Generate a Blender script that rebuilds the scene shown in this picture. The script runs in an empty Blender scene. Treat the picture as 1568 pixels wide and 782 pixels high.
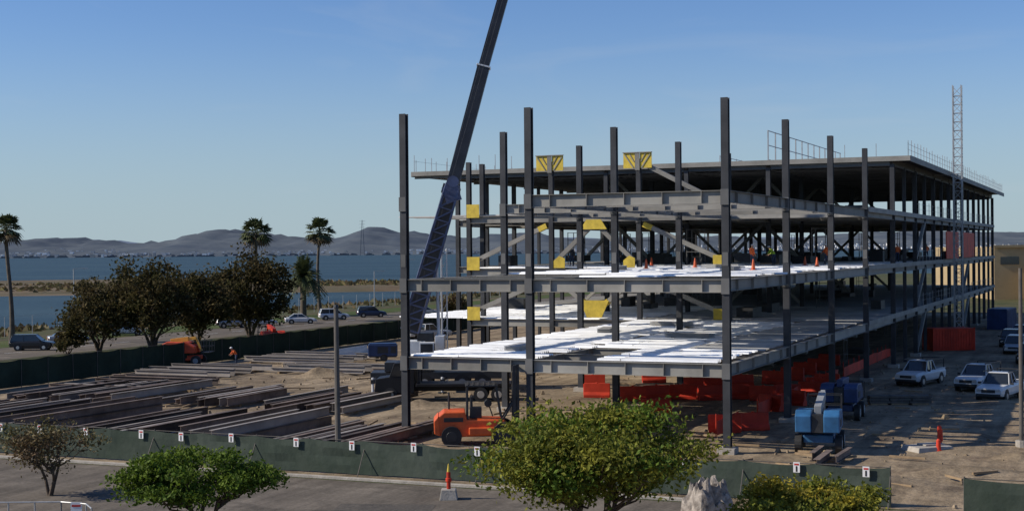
import bpy, bmesh, math, random
from mathutils import Vector, Matrix, noise
random.seed(7)
R=random.random
def U(a,b): return a+(b-a)*random.random()
scene=bpy.context.scene
# ------------------------------------------------------------ materials
def mat(name,col,rough=0.7,metal=0.0,var=0.25,scale=1.5,bump=0.0,col2=None,island=0.0,bscale=None,spec=0.5,trans=0.0):
    m=bpy.data.materials.new(name); m.use_nodes=True
    nt=m.node_tree; N=nt.nodes; L=nt.links
    b=N['Principled BSDF']
    b.inputs['Roughness'].default_value=rough; b.inputs['Metallic'].default_value=metal
    b.inputs['Specular IOR Level'].default_value=spec
    tc=N.new('ShaderNodeTexCoord'); nz=N.new('ShaderNodeTexNoise')
    nz.inputs['Scale'].default_value=scale; nz.inputs['Detail'].default_value=6
    nz.inputs['Roughness'].default_value=0.65
    L.new(tc.outputs['Object'],nz.inputs['Vector'])
    ramp=N.new('ShaderNodeValToRGB')
    c2=col2 if col2 else tuple(c*(1-var) for c in col)
    c1=col if col2 else tuple(min(1,c*(1+var)) for c in col)
    ramp.color_ramp.elements[0].position=0.35; ramp.color_ramp.elements[1].position=0.65
    ramp.color_ramp.elements[0].color=(*c2,1); ramp.color_ramp.elements[1].color=(*c1,1)
    L.new(nz.outputs['Fac'],ramp.inputs['Fac'])
    out=ramp.outputs['Color']
    if island>0:
        g=N.new('ShaderNodeNewGeometry'); mr=N.new('ShaderNodeMapRange')
        mr.inputs['To Min'].default_value=1-island; mr.inputs['To Max'].default_value=1+island
        L.new(g.outputs['Random Per Island'],mr.inputs['Value'])
        mx=N.new('ShaderNodeVectorMath'); mx.operation='SCALE'
        L.new(out,mx.inputs[0]); L.new(mr.outputs['Result'],mx.inputs['Scale']); out=mx.outputs['Vector']
    L.new(out,b.inputs['Base Color'])
    if bump>0:
        bp=N.new('ShaderNodeBump'); bp.inputs['Strength'].default_value=bump; bp.inputs['Distance'].default_value=0.05
        n2=N.new('ShaderNodeTexNoise'); n2.inputs['Scale'].default_value=bscale or scale*6; n2.inputs['Detail'].default_value=5
        L.new(tc.outputs['Object'],n2.inputs['Vector']); L.new(n2.outputs['Fac'],bp.inputs['Height'])
        L.new(bp.outputs['Normal'],b.inputs['Normal'])
    if trans>0:
        tr=N.new('ShaderNodeBsdfTranslucent'); L.new(out,tr.inputs['Color']); ms=N.new('ShaderNodeMixShader'); ms.inputs[0].default_value=trans
        L.new(b.outputs[0],ms.inputs[1]); L.new(tr.outputs[0],ms.inputs[2]); L.new(ms.outputs[0],N['Material Output'].inputs['Surface'])
    return m
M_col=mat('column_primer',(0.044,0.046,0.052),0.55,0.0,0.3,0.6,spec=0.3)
M_beam=mat('beam_primer',(0.245,0.236,0.216),0.65,0.0,0.22,0.35,island=0.24,spec=0.3)
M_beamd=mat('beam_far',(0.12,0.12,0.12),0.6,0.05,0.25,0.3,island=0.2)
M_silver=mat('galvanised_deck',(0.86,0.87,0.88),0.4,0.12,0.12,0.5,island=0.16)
M_deckg=mat('shade_grey_deck',(0.36,0.36,0.36),0.6,0.2,0.2,0.25,island=0.18)  # galvanised deck darkened: shade under upper floors put into the colour
M_slab=mat('roof_slab',(0.24,0.235,0.225),0.8,0,0.2,0.2)
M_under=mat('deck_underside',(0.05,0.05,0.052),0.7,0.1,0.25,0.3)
M_yel=mat('yellow_gusset',(0.60,0.44,0.05),0.65,0,0.2,1.5)
M_blk=mat('black_rubber',(0.02,0.02,0.021),0.7,0,0.2,3)
M_dark=mat('dark_machine',(0.03,0.031,0.034),0.5,0.1,0.3,2)
M_white=mat('white_paint',(0.66,0.67,0.68),0.35,0,0.1,1)
M_org=mat('orange_paint',(0.62,0.10,0.02),0.5,0,0.25,1.5)
M_red=mat('orange_red_plastic',(0.52,0.042,0.018),0.6,0,0.3,0.6,island=0.2,spec=0.3)
M_blue=mat('blue_paint',(0.03,0.12,0.26),0.45,0,0.3,1)
M_navy=mat('navy_paint',(0.02,0.045,0.13),0.45,0,0.3,1)
M_crane=mat('crane_boom_paint',(0.030,0.032,0.040),0.45,0.0,0.3,0.8,spec=0.4)
M_craneb=mat('crane_jib_paint',(0.085,0.10,0.17),0.5,0.1,0.3,0.8)
M_glass=mat('vehicle_glass',(0.02,0.025,0.03),0.08,0,0.1,1,spec=0.8)
M_grey=mat('grey_paint',(0.28,0.29,0.30),0.5,0,0.15,1)
M_chrome=mat('bright_metal',(0.6,0.6,0.6),0.3,0.8,0.1,1)
M_conc=mat('concrete',(0.36,0.33,0.29),0.85,0,0.2,2,bump=0.3)
M_rust=mat('stocked_steel',(0.12,0.092,0.078),0.75,0.0,0.4,0.5,island=0.6,spec=0.3)
M_rustl=mat('stocked_steel_light',(0.24,0.215,0.195),0.7,0.0,0.25,0.4,island=0.35,spec=0.3)
M_wood=mat('timber',(0.27,0.19,0.11),0.8,0,0.25,2)
M_pole=mat('weathered_pole',(0.10,0.09,0.08),0.8,0,0.25,2)
M_bark=mat('bark',(0.085,0.062,0.045),0.9,0,0.35,3,bump=0.5)
M_palmbark=mat('palm_bark',(0.10,0.08,0.06),0.9,0,0.3,2)
M_screen=mat('green_windscreen',(0.043,0.060,0.047),0.9,0,0.0,0.5,bump=0.6,bscale=2.5,col2=(0.075,0.093,0.077),spec=0.15)
M_screenb=mat('green_windscreen_far',(0.030,0.048,0.036),0.9,0,0.25,0.4,spec=0.15)
M_galv=mat('galvanised_pipe',(0.36,0.37,0.38),0.5,0.4,0.2,2)
M_skin=mat('skin',(0.42,0.24,0.16),0.6,0,0.05,5)
M_vest=mat('hi_vis_orange',(0.85,0.16,0.03),0.7,0,0.1,5)
M_vesty=mat('hi_vis_lime',(0.45,0.65,0.06),0.7,0,0.1,5)
M_jean=mat('jeans',(0.04,0.055,0.10),0.85,0,0.2,6)
M_lf_dark=mat('foliage_dark',(0.060,0.060,0.020),0.8,0,0.3,0.4,col2=(0.095,0.068,0.032),island=0.45,spec=0.12,trans=.25)
M_lf_green=mat('foliage_green',(0.13,0.185,0.022),0.65,0,0.3,1.0,col2=(0.07,0.12,0.016),island=0.45,spec=0.18,trans=.3)
M_lf_yel=mat('foliage_yellow_green',(0.24,0.225,0.03),0.65,0,0.3,0.7,col2=(0.10,0.13,0.02),island=0.45,spec=0.18,trans=.3)
M_lf_gold=mat('foliage_gold',(0.34,0.26,0.03),0.65,0,0.3,0.7,col2=(0.17,0.17,0.022),island=0.45,spec=0.18,trans=.3)
M_lf_olive=mat('foliage_olive',(0.12,0.12,0.04),0.6,0,0.3,0.7,col2=(0.13,0.075,0.045),island=0.4,spec=0.2,trans=.2)
M_palm=mat('palm_frond',(0.075,0.09,0.03),0.6,0,0.3,1,island=0.4,trans=.15)
M_palmdead=mat('palm_skirt',(0.14,0.10,0.05),0.8,0,0.3,1,island=0.3)
M_tan=mat('tan_stucco',(0.36,0.27,0.15),0.85,0,0.1,0.3)
M_signw=mat('sign_white',(0.8,0.8,0.8),0.5,0,0.03,1)
M_signr=mat('sign_red',(0.5,0.04,0.03),0.5,0,0.05,1)
M_lens=mat('tail_lamp',(0.4,0.02,0.02),0.3,0,0.05,1)
# ------------------------------------------------------------ mesh builder
class MB:
    def __init__(s): s.v=[];s.f=[];s.m=[]
    def add(s,vs,fs,mat=0):
        o=len(s.v); s.v+= [tuple(p) for p in vs]
        for f in fs: s.f.append([i+o for i in f]); s.m.append(mat)
    def box(s,c,d,M=None,mat=0,top=(1,1)):
        x,y,z=d[0]/2,d[1]/2,d[2]/2; vs=[]
        for k in (-1,1):
            tx,ty=(top if k>0 else (1,1))
            for i,j in ((-1,-1),(1,-1),(1,1),(-1,1)): vs.append(Vector((i*x*tx,j*y*ty,k*z)))
        if M: vs=[M@p for p in vs]
        c=Vector(c); s.add([p+c for p in vs],[(3,2,1,0),(4,5,6,7),(0,1,5,4),(1,2,6,5),(2,3,7,6),(3,0,4,7)],mat)
    def frame(s,p0,p1):
        p0=Vector(p0);p1=Vector(p1);d=(p1-p0); L=d.length; d=d/L
        up=Vector((0,0,1)) if abs(d.z)<0.95 else Vector((1,0,0))
        sd=up.cross(d).normalized(); up=d.cross(sd)
        return p0,p1,L,Matrix((d,sd,up)).transposed()
    def bar(s,p0,p1,w,h,mat=0,off=0,top=(1,1)):
        p0,p1,L,M=s.frame(p0,p1)
        s.box((p0+p1)/2+M@Vector((0,0,off)),(L,w,h),M,mat)
    def ibeam(s,p0,p1,w,h,mat=0,t=0.03):   # p at TOP of beam centreline
        p0,p1,L,M=s.frame(p0,p1); c=(p0+p1)/2
        s.box(c+M@Vector((0,0,-t/2)),(L,w,t),M,mat)
        s.box(c+M@Vector((0,0,-h+t/2)),(L,w,t),M,mat)
        s.box(c+M@Vector((0,0,-h/2)),(L,t*0.7,h-2*t),M,mat)
    def icol(s,x,y,z0,z1,b=0.38,mat=0,t=0.05):
        s.box((x-b/2+t/2,y,(z0+z1)/2),(t,b,z1-z0),None,mat)
        s.box((x+b/2-t/2,y,(z0+z1)/2),(t,b,z1-z0),None,mat)
        s.box((x,y,(z0+z1)/2),(b-2*t,t,z1-z0),None,mat)
    def cyl(s,p0,p1,r0,r1=None,n=8,mat=0,cap=True):
        if r1 is None: r1=r0
        p0,p1,L,M=s.frame(p0,p1); vs=[]
        for p,r in ((p0,r0),(p1,r1)):
            for i in range(n):
                a=2*math.pi*i/n; vs.append(p+M@Vector((0,math.cos(a)*r,math.sin(a)*r)))
        fs=[(i,(i+1)%n,n+(i+1)%n,n+i) for i in range(n)]
        if cap: fs+= [tuple(range(n-1,-1,-1)),tuple(range(n,2*n))]
        s.add(vs,fs,mat)
    def tube(s,pts,rs,n=6,mat=0):
        for i in range(len(pts)-1): s.cyl(pts[i],pts[i+1],rs[i],rs[i+1],n,mat,cap=(i==len(pts)-2))
    def prism(s,prof,y0,y1,M=None,mat=0,c=(0,0,0),tp=0):  # prof in x,z ; extruded along y
        n=len(prof); vs=[Vector((p[0],y0,p[1])) for p in prof]+[Vector((p[0],y1,p[1])) for p in prof]
        if M: vs=[M@p for p in vs]
        c=Vector(c); vs=[p+c for p in vs]
        s.add(vs,[tuple(range(n)),tuple(range(2*n-1,n-1,-1))]+[(i+n,(i+1)%n+n,(i+1)%n,i) for i in range(n)],mat)
    def loft(s,rings,mat=0,cap=True):
        n=len(rings[0]); vs=[p for r in rings for p in r]; fs=[]
        for k in range(len(rings)-1):
            for i in range(n): fs.append((k*n+i,k*n+(i+1)%n,(k+1)*n+(i+1)%n,(k+1)*n+i))
        if cap: fs+= [tuple(range(n-1,-1,-1)),tuple(range((len(rings)-1)*n,len(rings)*n))]
        s.add(vs,fs,mat)
    def obj(s,name,mats,M=None,parent=None,smooth=False,bevel=0):
        me=bpy.data.meshes.new(name); me.from_pydata(s.v,[],s.f); 
        for m in mats: me.materials.append(m)
        me.polygons.foreach_set('material_index',s.m)
        me.update()
        bm=bmesh.new(); bm.from_mesh(me); bmesh.ops.recalc_face_normals(bm,faces=bm.faces); bm.to_mesh(me); bm.free()
        if smooth: me.polygons.foreach_set('use_smooth',[True]*len(me.polygons))
        o=bpy.data.objects.new(name,me); scene.collection.objects.link(o)
        if bevel:
            b=o.modifiers.new('bevel','BEVEL'); b.width=bevel; b.segments=2; b.limit_method='ANGLE'
        if parent: o.parent=parent
        if M: o.matrix_world=M if not parent else o.matrix_world
        return o
def empty(name,M=None):
    o=bpy.data.objects.new(name,None); scene.collection.objects.link(o)
    if M: o.matrix_world=M
    return o
def place(x,y,ang=0,z=0,s=1): return Matrix.Translation((x,y,z))@Matrix.Rotation(math.radians(ang),4,'Z')@Matrix.Scale(s,4)
SA=math.degrees(math.atan2(.918,.3955))
SITE=place(10.9,73.1,SA)
def W(u,v,z=0): return SITE@Vector((u,v,z))
# ------------------------------------------------------------ camera
cam=bpy.data.cameras.new('camera'); co=bpy.data.objects.new('camera',cam); scene.collection.objects.link(co)
cam.sensor_width=36; cam.lens=50.5; cam.clip_end=30000; cam.clip_start=0.5
co.matrix_world=Matrix.Translation((0,0,10.43))@Matrix.Rotation(math.radians(90-0.2),4,'X')@Matrix.Rotation(math.radians(-0.5),4,'Z')
scene.camera=co
# ------------------------------------------------------------ light
el=math.radians(33); sx,sy=-0.998,-0.06
w=bpy.data.worlds.new('World'); scene.world=w; w.use_nodes=True
nt=w.node_tree; NN=nt.nodes; LL=nt.links; bg=NN['Background']; sky=NN.new('ShaderNodeTexSky'); sky.sky_type='NISHITA'
sky.sun_disc=False; sky.sun_elevation=el; sky.sun_rotation=math.atan2(sx,sy); sky.air_density=1.0; sky.dust_density=0.0; sky.ozone_density=4.5
tc=NN.new('ShaderNodeTexCoord'); sp=NN.new('ShaderNodeSeparateXYZ'); LL.new(tc.outputs['Generated'],sp.inputs[0])
tint=NN.new('ShaderNodeMix'); tint.data_type='RGBA'; tint.blend_type='MULTIPLY'; tint.inputs[0].default_value=1; LL.new(sky.outputs[0],tint.inputs[6]); tint.inputs[7].default_value=(0.80,0.90,1.12,1)
mr=NN.new('ShaderNodeMapRange'); mr.inputs['From Min'].default_value=-0.01; mr.inputs['From Max'].default_value=0.17; mr.inputs['To Min'].default_value=0.85; mr.inputs['To Max'].default_value=0.0; mr.interpolation_type='SMOOTHSTEP'
LL.new(sp.outputs['Z'],mr.inputs['Value'])
mx=NN.new('ShaderNodeMix'); mx.data_type='RGBA'; LL.new(mr.outputs['Result'],mx.inputs[0]); LL.new(tint.outputs[2],mx.inputs[6]); mx.inputs[7].default_value=(3.7,4.85,5.5,1)
mp=NN.new('ShaderNodeMapping'); mp.inputs['Scale'].default_value=(3,3,16); LL.new(tc.outputs['Generated'],mp.inputs[0])
cn=NN.new('ShaderNodeTexNoise'); cn.inputs['Scale'].default_value=1.6; cn.inputs['Detail'].default_value=7; cn.inputs['Distortion'].default_value=1.0; LL.new(mp.outputs[0],cn.inputs['Vector'])
cr=NN.new('ShaderNodeMapRange'); cr.inputs['From Min'].default_value=.56; cr.inputs['From Max'].default_value=.8; cr.inputs['To Max'].default_value=.16; LL.new(cn.outputs['Fac'],cr.inputs['Value'])
mx2=NN.new('ShaderNodeMix'); mx2.data_type='RGBA'; LL.new(cr.outputs['Result'],mx2.inputs[0]); LL.new(mx.outputs[2],mx2.inputs[6]); mx2.inputs[7].default_value=(5.2,5.7,6.2,1)
LL.new(mx2.outputs[2],bg.inputs[0]); bg.inputs[1].default_value=0.1
sl=bpy.data.lights.new('sun','SUN'); sl.energy=5.0; sl.angle=math.radians(0.5); sl.color=(1,0.91,0.77)
so=bpy.data.objects.new('sun',sl); scene.collection.objects.link(so)
d=Vector((sx*math.cos(el),sy*math.cos(el),math.sin(el)))
so.rotation_euler=d.to_track_quat('Z','Y').to_euler()
scene.view_settings.view_transform='Standard'; scene.view_settings.look='None'; scene.view_settings.exposure=0
# ------------------------------------------------------------ ground
def sheet(name,pts,z,m,M=None):
    b=MB(); b.add([(p[0],p[1],z) for p in pts],[tuple(range(len(pts)))]); return b.obj(name,[m],M)
def ground_mat(name,ca,cb,cc,s1,s2,track=0.0,bump=0.4):
    m=bpy.data.materials.new(name); m.use_nodes=True; N=m.node_tree.nodes; L=m.node_tree.links
    b=N['Principled BSDF']; b.inputs['Roughness'].default_value=0.95; b.inputs['Specular IOR Level'].default_value=0.15
    tc=N.new('ShaderNodeTexCoord')
    def nz(s,dist=0,map_=None):
        n=N.new('ShaderNodeTexNoise'); n.inputs['Scale'].default_value=s; n.inputs['Detail'].default_value=8; n.inputs['Roughness'].default_value=0.62
        n.inputs['Distortion'].default_value=dist
        if map_:
            mp=N.new('ShaderNodeMapping'); mp.inputs['Scale'].default_value=map_; L.new(tc.outputs['Object'],mp.inputs['Vector']); L.new(mp.outputs[0],n.inputs['Vector'])
        else: L.new(tc.outputs['Object'],n.inputs['Vector'])
        return n.outputs['Fac']
    def ramp(f,a,b_,ca_,cb_):
        r=N.new('ShaderNodeValToRGB'); r.color_ramp.elements[0].position=a; r.color_ramp.elements[1].position=b_
        r.color_ramp.elements[0].color=(*ca_,1); r.color_ramp.elements[1].color=(*cb_,1); L.new(f,r.inputs[0]); return r.outputs[0]
    c=ramp(nz(s1,0.6),0.36,0.64,ca,cb)
    mx=N.new('ShaderNodeMix'); mx.data_type='RGBA'; L.new(c,mx.inputs[6]); mx.inputs[7].default_value=(*cc,1)
    f=ramp(nz(s2,1.0),0.5,0.68,(0,0,0),(1,1,1)); L.new(f,mx.inputs[0]); out=mx.outputs[2]
    if track>0:
        for mpv,sc in (((0.12,1.6,1),0.5),((1.5,0.15,1),0.6)):
            t=ramp(nz(sc,0.4,mpv),0.42,0.62,(1-track,)*3,(1.0+track*0.25,)*3)
            m2=N.new('ShaderNodeMix'); m2.data_type='RGBA'; m2.blend_type='MULTIPLY'; m2.inputs[0].default_value=1 if sc==.5 else .5; L.new(out,m2.inputs[6]); L.new(t,m2.inputs[7]); out=m2.outputs[2]
    fine=ramp(nz(6.0),0.3,0.7,(0.72,)*3,(1.15,)*3)
    m3=N.new('ShaderNodeMix'); m3.data_type='RGBA'; m3.blend_type='MULTIPLY'; m3.inputs[0].default_value=1; L.new(out,m3.inputs[6]); L.new(fine,m3.inputs[7])
    L.new(m3.outputs[2],b.inputs['Base Color'])
    bp=N.new('ShaderNodeBump'); bp.inputs['Strength'].default_value=bump; bp.inputs['Distance'].default_value=0.12; L.new(nz(1.8),bp.inputs['Height']); L.new(bp.outputs[0],b.inputs['Normal'])
    return m
G_land=ground_mat('dry_grass',(0.09,0.09,0.04),(0.05,0.065,0.025),(0.13,0.105,0.06),0.06,0.12)
G_dirt=ground_mat('site_dirt',(0.28,0.213,0.14),(0.40,0.315,0.215),(0.19,0.142,0.10),0.12,0.35,track=0.32,bump=0.8)
G_asph=ground_mat('asphalt',(0.155,0.132,0.108),(0.205,0.176,0.143),(0.12,0.104,0.086),0.15,0.4,track=0.25,bump=0.15)
G_sand=ground_mat('sand_spit',(0.20,0.15,0.10),(0.07,0.07,0.035),(0.12,0.085,0.05),0.02,0.05)
G_bank=ground_mat('vegetated_bank',(0.06,0.065,0.025),(0.10,0.08,0.04),(0.045,0.055,0.02),0.08,0.2,bump=1.0)
G_grass=ground_mat('lawn',(0.055,0.085,0.02),(0.08,0.10,0.03),(0.11,0.11,0.045),0.2,0.3)
shore=[]
for i in range(0,50):
    u=-300+i*16; shore.append((u,124+5*noise.noise(Vector((u*0.02,0,0)))+3*noise.noise(Vector((u*0.09,3,0)))))
sheet('ground',[(-300,-1500)]+[(500,-1500),(520,40),(484,124)]+shore[::-1],0,G_land,SITE)
b=MB(); n=len(shore)
b.add([(p[0],p[1],0) for p in shore]+[(p[0],p[1]+5,-2) for p in shore],[(i,i+1,n+i+1,n+i) for i in range(n-1)])
b.obj('shore_embankment',[G_bank],SITE)
b=MB(); nu,nv=170,120; vs=[]
for i in range(nu+1):
    for j in range(nv+1):
        u=-12.9+i*(175/nu); v=-60+j*(122/nv)
        e=min(1,(u+12.9)/3,(162-u)/3,(v+60)/3,(62-v)/3); e=max(0,e)
        h=0.10*max(0,noise.noise(Vector((u*0.25,v*0.25,0))))+0.05*max(0,noise.noise(Vector((u*0.9,v*0.9,4))))
        if v<-6 and u<30: h+=0.35*max(0,noise.noise(Vector((u*0.22,v*0.22,9))))
        vs.append((u,v,0.008+h*e))
fs=[(i*(nv+1)+j,(i+1)*(nv+1)+j,(i+1)*(nv+1)+j+1,i*(nv+1)+j+1) for i in range(nu) for j in range(nv)]
b.add(vs,fs); b.obj('site_dirt_ground',[G_dirt],SITE,smooth=True)
sheet('access_road',[(-60,-4),(-14.4,-4),(-14.4,130),(-60,130)],0.012,G_asph,SITE)
sheet('dirt_ground',[(-60,-60),(-13.2,-60),(-13.2,-4.2),(-60,-4.2)],0.008,G_dirt,SITE)
b=MB(); 
b.box((-14.1,63,0.07),(0.18,133,0.14)); b.obj('kerb',[M_conc],SITE,bevel=0.02)
sheet('verge_ground',[(-14.0,-4),(-13.0,-4),(-13.0,130),(-14.0,130)],0.016,G_dirt,SITE)
sheet('shoreline_road',[(-100,84),(300,84),(300,97),(-100,97)],0.012,G_asph,SITE)
b=MB()
for u in range(-60,250,6): b.box((u,90.5,0.018),(2.6,0.12,0.004))
b.obj('road_centre_markings',[M_signw],SITE)
sheet('lawn',[(-40,62.5),(160,62.5),(160,82),(-40,82)],0.012,G_grass,SITE)
sheet('lawn',[(-100,98),(300,98),(300,106.5),(-100,106.5)],0.012,G_grass,SITE)
sheet('shore_path',[(-100,107),(300,107),(300,109.5),(-100,109.5)],0.012,G_sand,SITE)
# scrub along the top of the bank
b=MB()
for k in range(3500):
    u=U(-20,300); v=U(113,125)
    if noise.noise(Vector((u*.08,v*.1,2)))<-.1: continue
    a=U(0,6.28); s=U(.25,.8); c=Vector((u,v,U(0,.35)))
    b.add([c+Vector((-s*math.cos(a),-s*math.sin(a),-.2)),c+Vector((s*math.cos(a),s*math.sin(a),-.2)),c+Vector((s*.4*math.cos(a+1),s*.4*math.sin(a+1),U(.2,.7)))],[(0,1,2)])
b.obj('bank_scrub',[M_lf_olive],SITE)
b=MB()
for (u,v,a,l,w_) in ((-18,20,.1,6,2.2),(-22,33,-.2,5,3),(-17.5,45,.05,9,1.2),(-20,9,.3,4,2)):
    M3=Matrix.Rotation(a,3,'Z'); b.add([M3@Vector((x,y,0))+Vector((u,v,.017)) for x,y in ((-w_/2,-l/2),(w_/2,-l/2),(w_/2,l/2),(-w_/2,l/2))],[(0,1,2,3)])
G_patch=ground_mat('asphalt_patch',(0.10,0.09,0.078),(0.13,0.115,0.098),(0.085,0.077,0.068),0.5,1.0)
b.obj('asphalt_patches',[G_patch],SITE)
# water
mw=bpy.data.materials.new('bay_water'); mw.use_nodes=True; N=mw.node_tree.nodes;L=mw.node_tree.links
bs=N['Principled BSDF']; bs.inputs['Roughness'].default_value=0.5; bs.inputs['Specular IOR Level'].default_value=0.12
tc=N.new('ShaderNodeTexCoord'); mp=N.new('ShaderNodeMapping'); mp.inputs['Scale'].default_value=(0.5,1.2,1)
nz=N.new('ShaderNodeTexNoise'); nz.inputs['Scale'].default_value=0.7; nz.inputs['Detail'].default_value=5
bp=N.new('ShaderNodeBump'); bp.inputs['Strength'].default_value=0.9; bp.inputs['Distance'].default_value=0.5
L.new(tc.outputs['Object'],mp.inputs[0]);L.new(mp.outputs[0],nz.inputs['Vector']);L.new(nz.outputs['Fac'],bp.inputs['Height']);L.new(bp.outputs[0],bs.inputs['Normal'])
mp2=N.new('ShaderNodeMapping'); mp2.inputs['Scale'].default_value=(0.25,1,1); L.new(tc.outputs['Object'],mp2.inputs[0])
n3=N.new('ShaderNodeTexNoise'); n3.inputs['Scale'].default_value=0.012; n3.inputs['Detail'].default_value=6; L.new(mp2.outputs[0],n3.inputs['Vector'])
rp=N.new('ShaderNodeValToRGB'); rp.color_ramp.elements[0].color=(0.030,0.058,0.074,1); rp.color_ramp.elements[1].color=(0.046,0.080,0.094,1); rp.color_ramp.elements[0].position=.4;rp.color_ramp.elements[1].position=.6
L.new(n3.outputs['Fac'],rp.inputs[0]); L.new(rp.outputs[0],bs.inputs['Base Color'])
sheet('bay_water',[(-9000,-200),(9000,-200),(9000,12000),(-9000,12000)],-1.6,mw)
def island(name,pts_near,pts_far,z,m):
    n=len(pts_near); b=MB()
    vs=[(p[0],p[1],-1.7) for p in pts_near]+[(a[0]*.8+c[0]*.2,a[1]*.8+c[1]*.2,z) for a,c in zip(pts_near,pts_far)]+[(a[0]*.2+c[0]*.8,a[1]*.2+c[1]*.8,z) for a,c in zip(pts_near,pts_far)]+[(p[0],p[1],-1.7) for p in pts_far]
    b.add(vs,[(k*n+i,k*n+i+1,(k+1)*n+i+1,(k+1)*n+i) for k in range(3) for i in range(n-1)]); return b.obj(name,[m],smooth=True)
near=[];far=[]
for i in range(40):
    x=-260+i*9; t=i/39
    near.append((x,395+60*t+8*noise.noise(Vector((x*.03,1,0)))))
    far.append((x,(640 if x<-105 else 640-min(1,(x+105)/18)*150)+12*noise.noise(Vector((x*.04,5,0)))+25*t))
island('sand_spit',near,far,-0.2,G_sand)
b=MB()
for k in range(4200):
    x=U(-250,80); y=U(430,500)+U(0,30) ; 
    if noise.noise(Vector((x*.03,y*.02,2)))<-0.12: continue
    c=Vector((x,y,-0.5+U(0,.8))); a=U(0,6.28); s=U(.8,2.2)
    b.add([c+Vector((-s*math.cos(a),-s*math.sin(a),-.5)),c+Vector((s*math.cos(a),s*math.sin(a),-.5)),c+Vector((s*.5*math.cos(a),s*.5*math.sin(a),U(.3,.8)))],[(0,1,2)])
b.obj('spit_scrub',[M_lf_olive])
M_hill=mat('hazy_hills',(0.125,0.145,0.165),1.0,0,0.2,0.006,col2=(0.075,0.095,0.125),spec=0)  # distance haze put into the colour, here and in the far ridge
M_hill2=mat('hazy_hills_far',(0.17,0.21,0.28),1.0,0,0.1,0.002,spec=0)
def ridge(name,y0,dep,x0,x1,hf,m,n=300,rows=16):
    b=MB(); vs=[]
    for r in range(rows+1):
        t=r/rows
        for i in range(n+1):
            x=x0+(x1-x0)*i/n; y=y0+dep*t
            prof=math.sin(min(1,t*1.25)*math.pi/2) if t<.8 else 1-(t-.8)*2
            h=hf(x)*prof*(1+0.35*noise.noise(Vector((x*.006,y*.006,0)))*(1-t*.5))+12*noise.noise(Vector((x*.012,y*.012,3)))*min(1,t*4)
            vs.append((x,y,max(-1.8,h+(-1.8 if r==0 else 1))))
    b.add(vs,[(r*(n+1)+i,r*(n+1)+i+1,(r+1)*(n+1)+i+1,(r+1)*(n+1)+i) for r in range(rows) for i in range(n)]); return b.obj(name,[m],smooth=True)
def hf(x):
    px=784+x/6100*2200
    pts=[(-1500,14),(-200,14),(0,26),(30,50),(90,52),(160,40),(210,32),(280,44),(345,72),(400,60),(440,48),(520,46),(570,70),(620,60),(680,46),(720,44),(800,50),(900,36),(1050,42),(1200,32),(1350,46),(1450,48),(1568,44),(1800,46),(3500,20)]
    for a,c in zip(pts,pts[1:]):
        if a[0]<=px<c[0]:
            t=(px-a[0])/(c[0]-a[0]); t=t*t*(3-2*t); return (a[1]+(c[1]-a[1])*t)*1.5+10*noise.noise(Vector((px*.05,0,0)))+7*noise.noise(Vector((px*.15,0,0)))
    return 15
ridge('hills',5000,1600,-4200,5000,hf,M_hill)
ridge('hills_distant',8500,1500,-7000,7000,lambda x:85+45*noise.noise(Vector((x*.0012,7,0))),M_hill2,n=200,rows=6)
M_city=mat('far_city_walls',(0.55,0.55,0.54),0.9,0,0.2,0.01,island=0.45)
b=MB()
for k in range(2300):
    x=U(-2600,3600); y=4985+abs(random.gauss(0,1))*300
    if noise.noise(Vector((x*.003,0,8)))<-0.15 and R()<.7: continue
    z=1+ (y-4985)*0.045
    b.box((x,y,z+3),(U(4,15),10,U(6,13) if R()<.96 else U(12,20)))
b.obj('distant_city',[M_city])
b=MB()
for k in range(1500):
    x=U(-2600,3600); y=4970+abs(random.gauss(0,1))*250; s=U(6,18); z=(y-4985)*.035
    b.add([(x-s,y,z-2),(x+s,y,z-2),(x+s*.6,y,z+U(2,6)),(x-s*.5,y,z+U(2,6))],[(0,1,2,3)])
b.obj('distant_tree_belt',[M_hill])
b=MB(); x=-510; h=118
for sx_ in(-1,1):
    for sy_ in (-1,1): b.bar((x+sx_*7,4900+sy_*7,-2),(x+sx_*1.2,4900+sy_*1.2,h),.7,.7)
for k in range(1,4): b.bar((x-10,4900,h*(.7+.09*k)),(x+10,4900,h*(.7+.09*k)),.6,.6)
b.obj('transmission_tower',[M_hill])
# ------------------------------------------------------------ STEEL BUILDING
bld=empty('steel_frame_building',SITE)
US=[i*13.93 for i in range(12)]; VL=[0,10.83,18.4,26.2,33.9,41.6]
Z2,Z3,Z4,ZR=4.55,8.87,13.4,18.1
c=MB()
for i in range(0,3):
    for v in VL[:3]: c.icol(US[i],v,0,ZR)
for v in VL[:5]: c.icol(US[3],v,0,ZR if v not in VL[2:4] else ZR-.2)
c.icol(44.6,33.9,0,ZR)
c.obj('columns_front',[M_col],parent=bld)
c=MB()
for i in range(4,12):
    for v in VL: c.icol(US[i],v,0,ZR-.5)
    if i<11:
        c.icol(US[i]+6.96,0,0,ZR-.5,b=.3)
        c.icol(US[i]+6.96,41.6,0,ZR-.5,b=.3)
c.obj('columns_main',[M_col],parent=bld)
c=MB()
for i in range(12):
    for v in (VL[:3] if i<3 else VL): c.box((US[i],v,0.16),(0.9,0.9,0.3))
c.obj('column_footings',[M_conc],parent=bld)
c=MB()
for i in range(0,4):
    for v in VL[:3]:
        for z in (9.9,): 
            c.box((US[i]-.2,v,z),(.02,.3,.7)); c.box((US[i]+.2,v,z),(.02,.3,.7))
        for z in (Z2-.35,Z3-.35,Z4-.35):
            c.box((US[i]-.23,v,z),(.08,.42,.8))
c.obj('splice_plates',[M_beamd],parent=bld)
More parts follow.
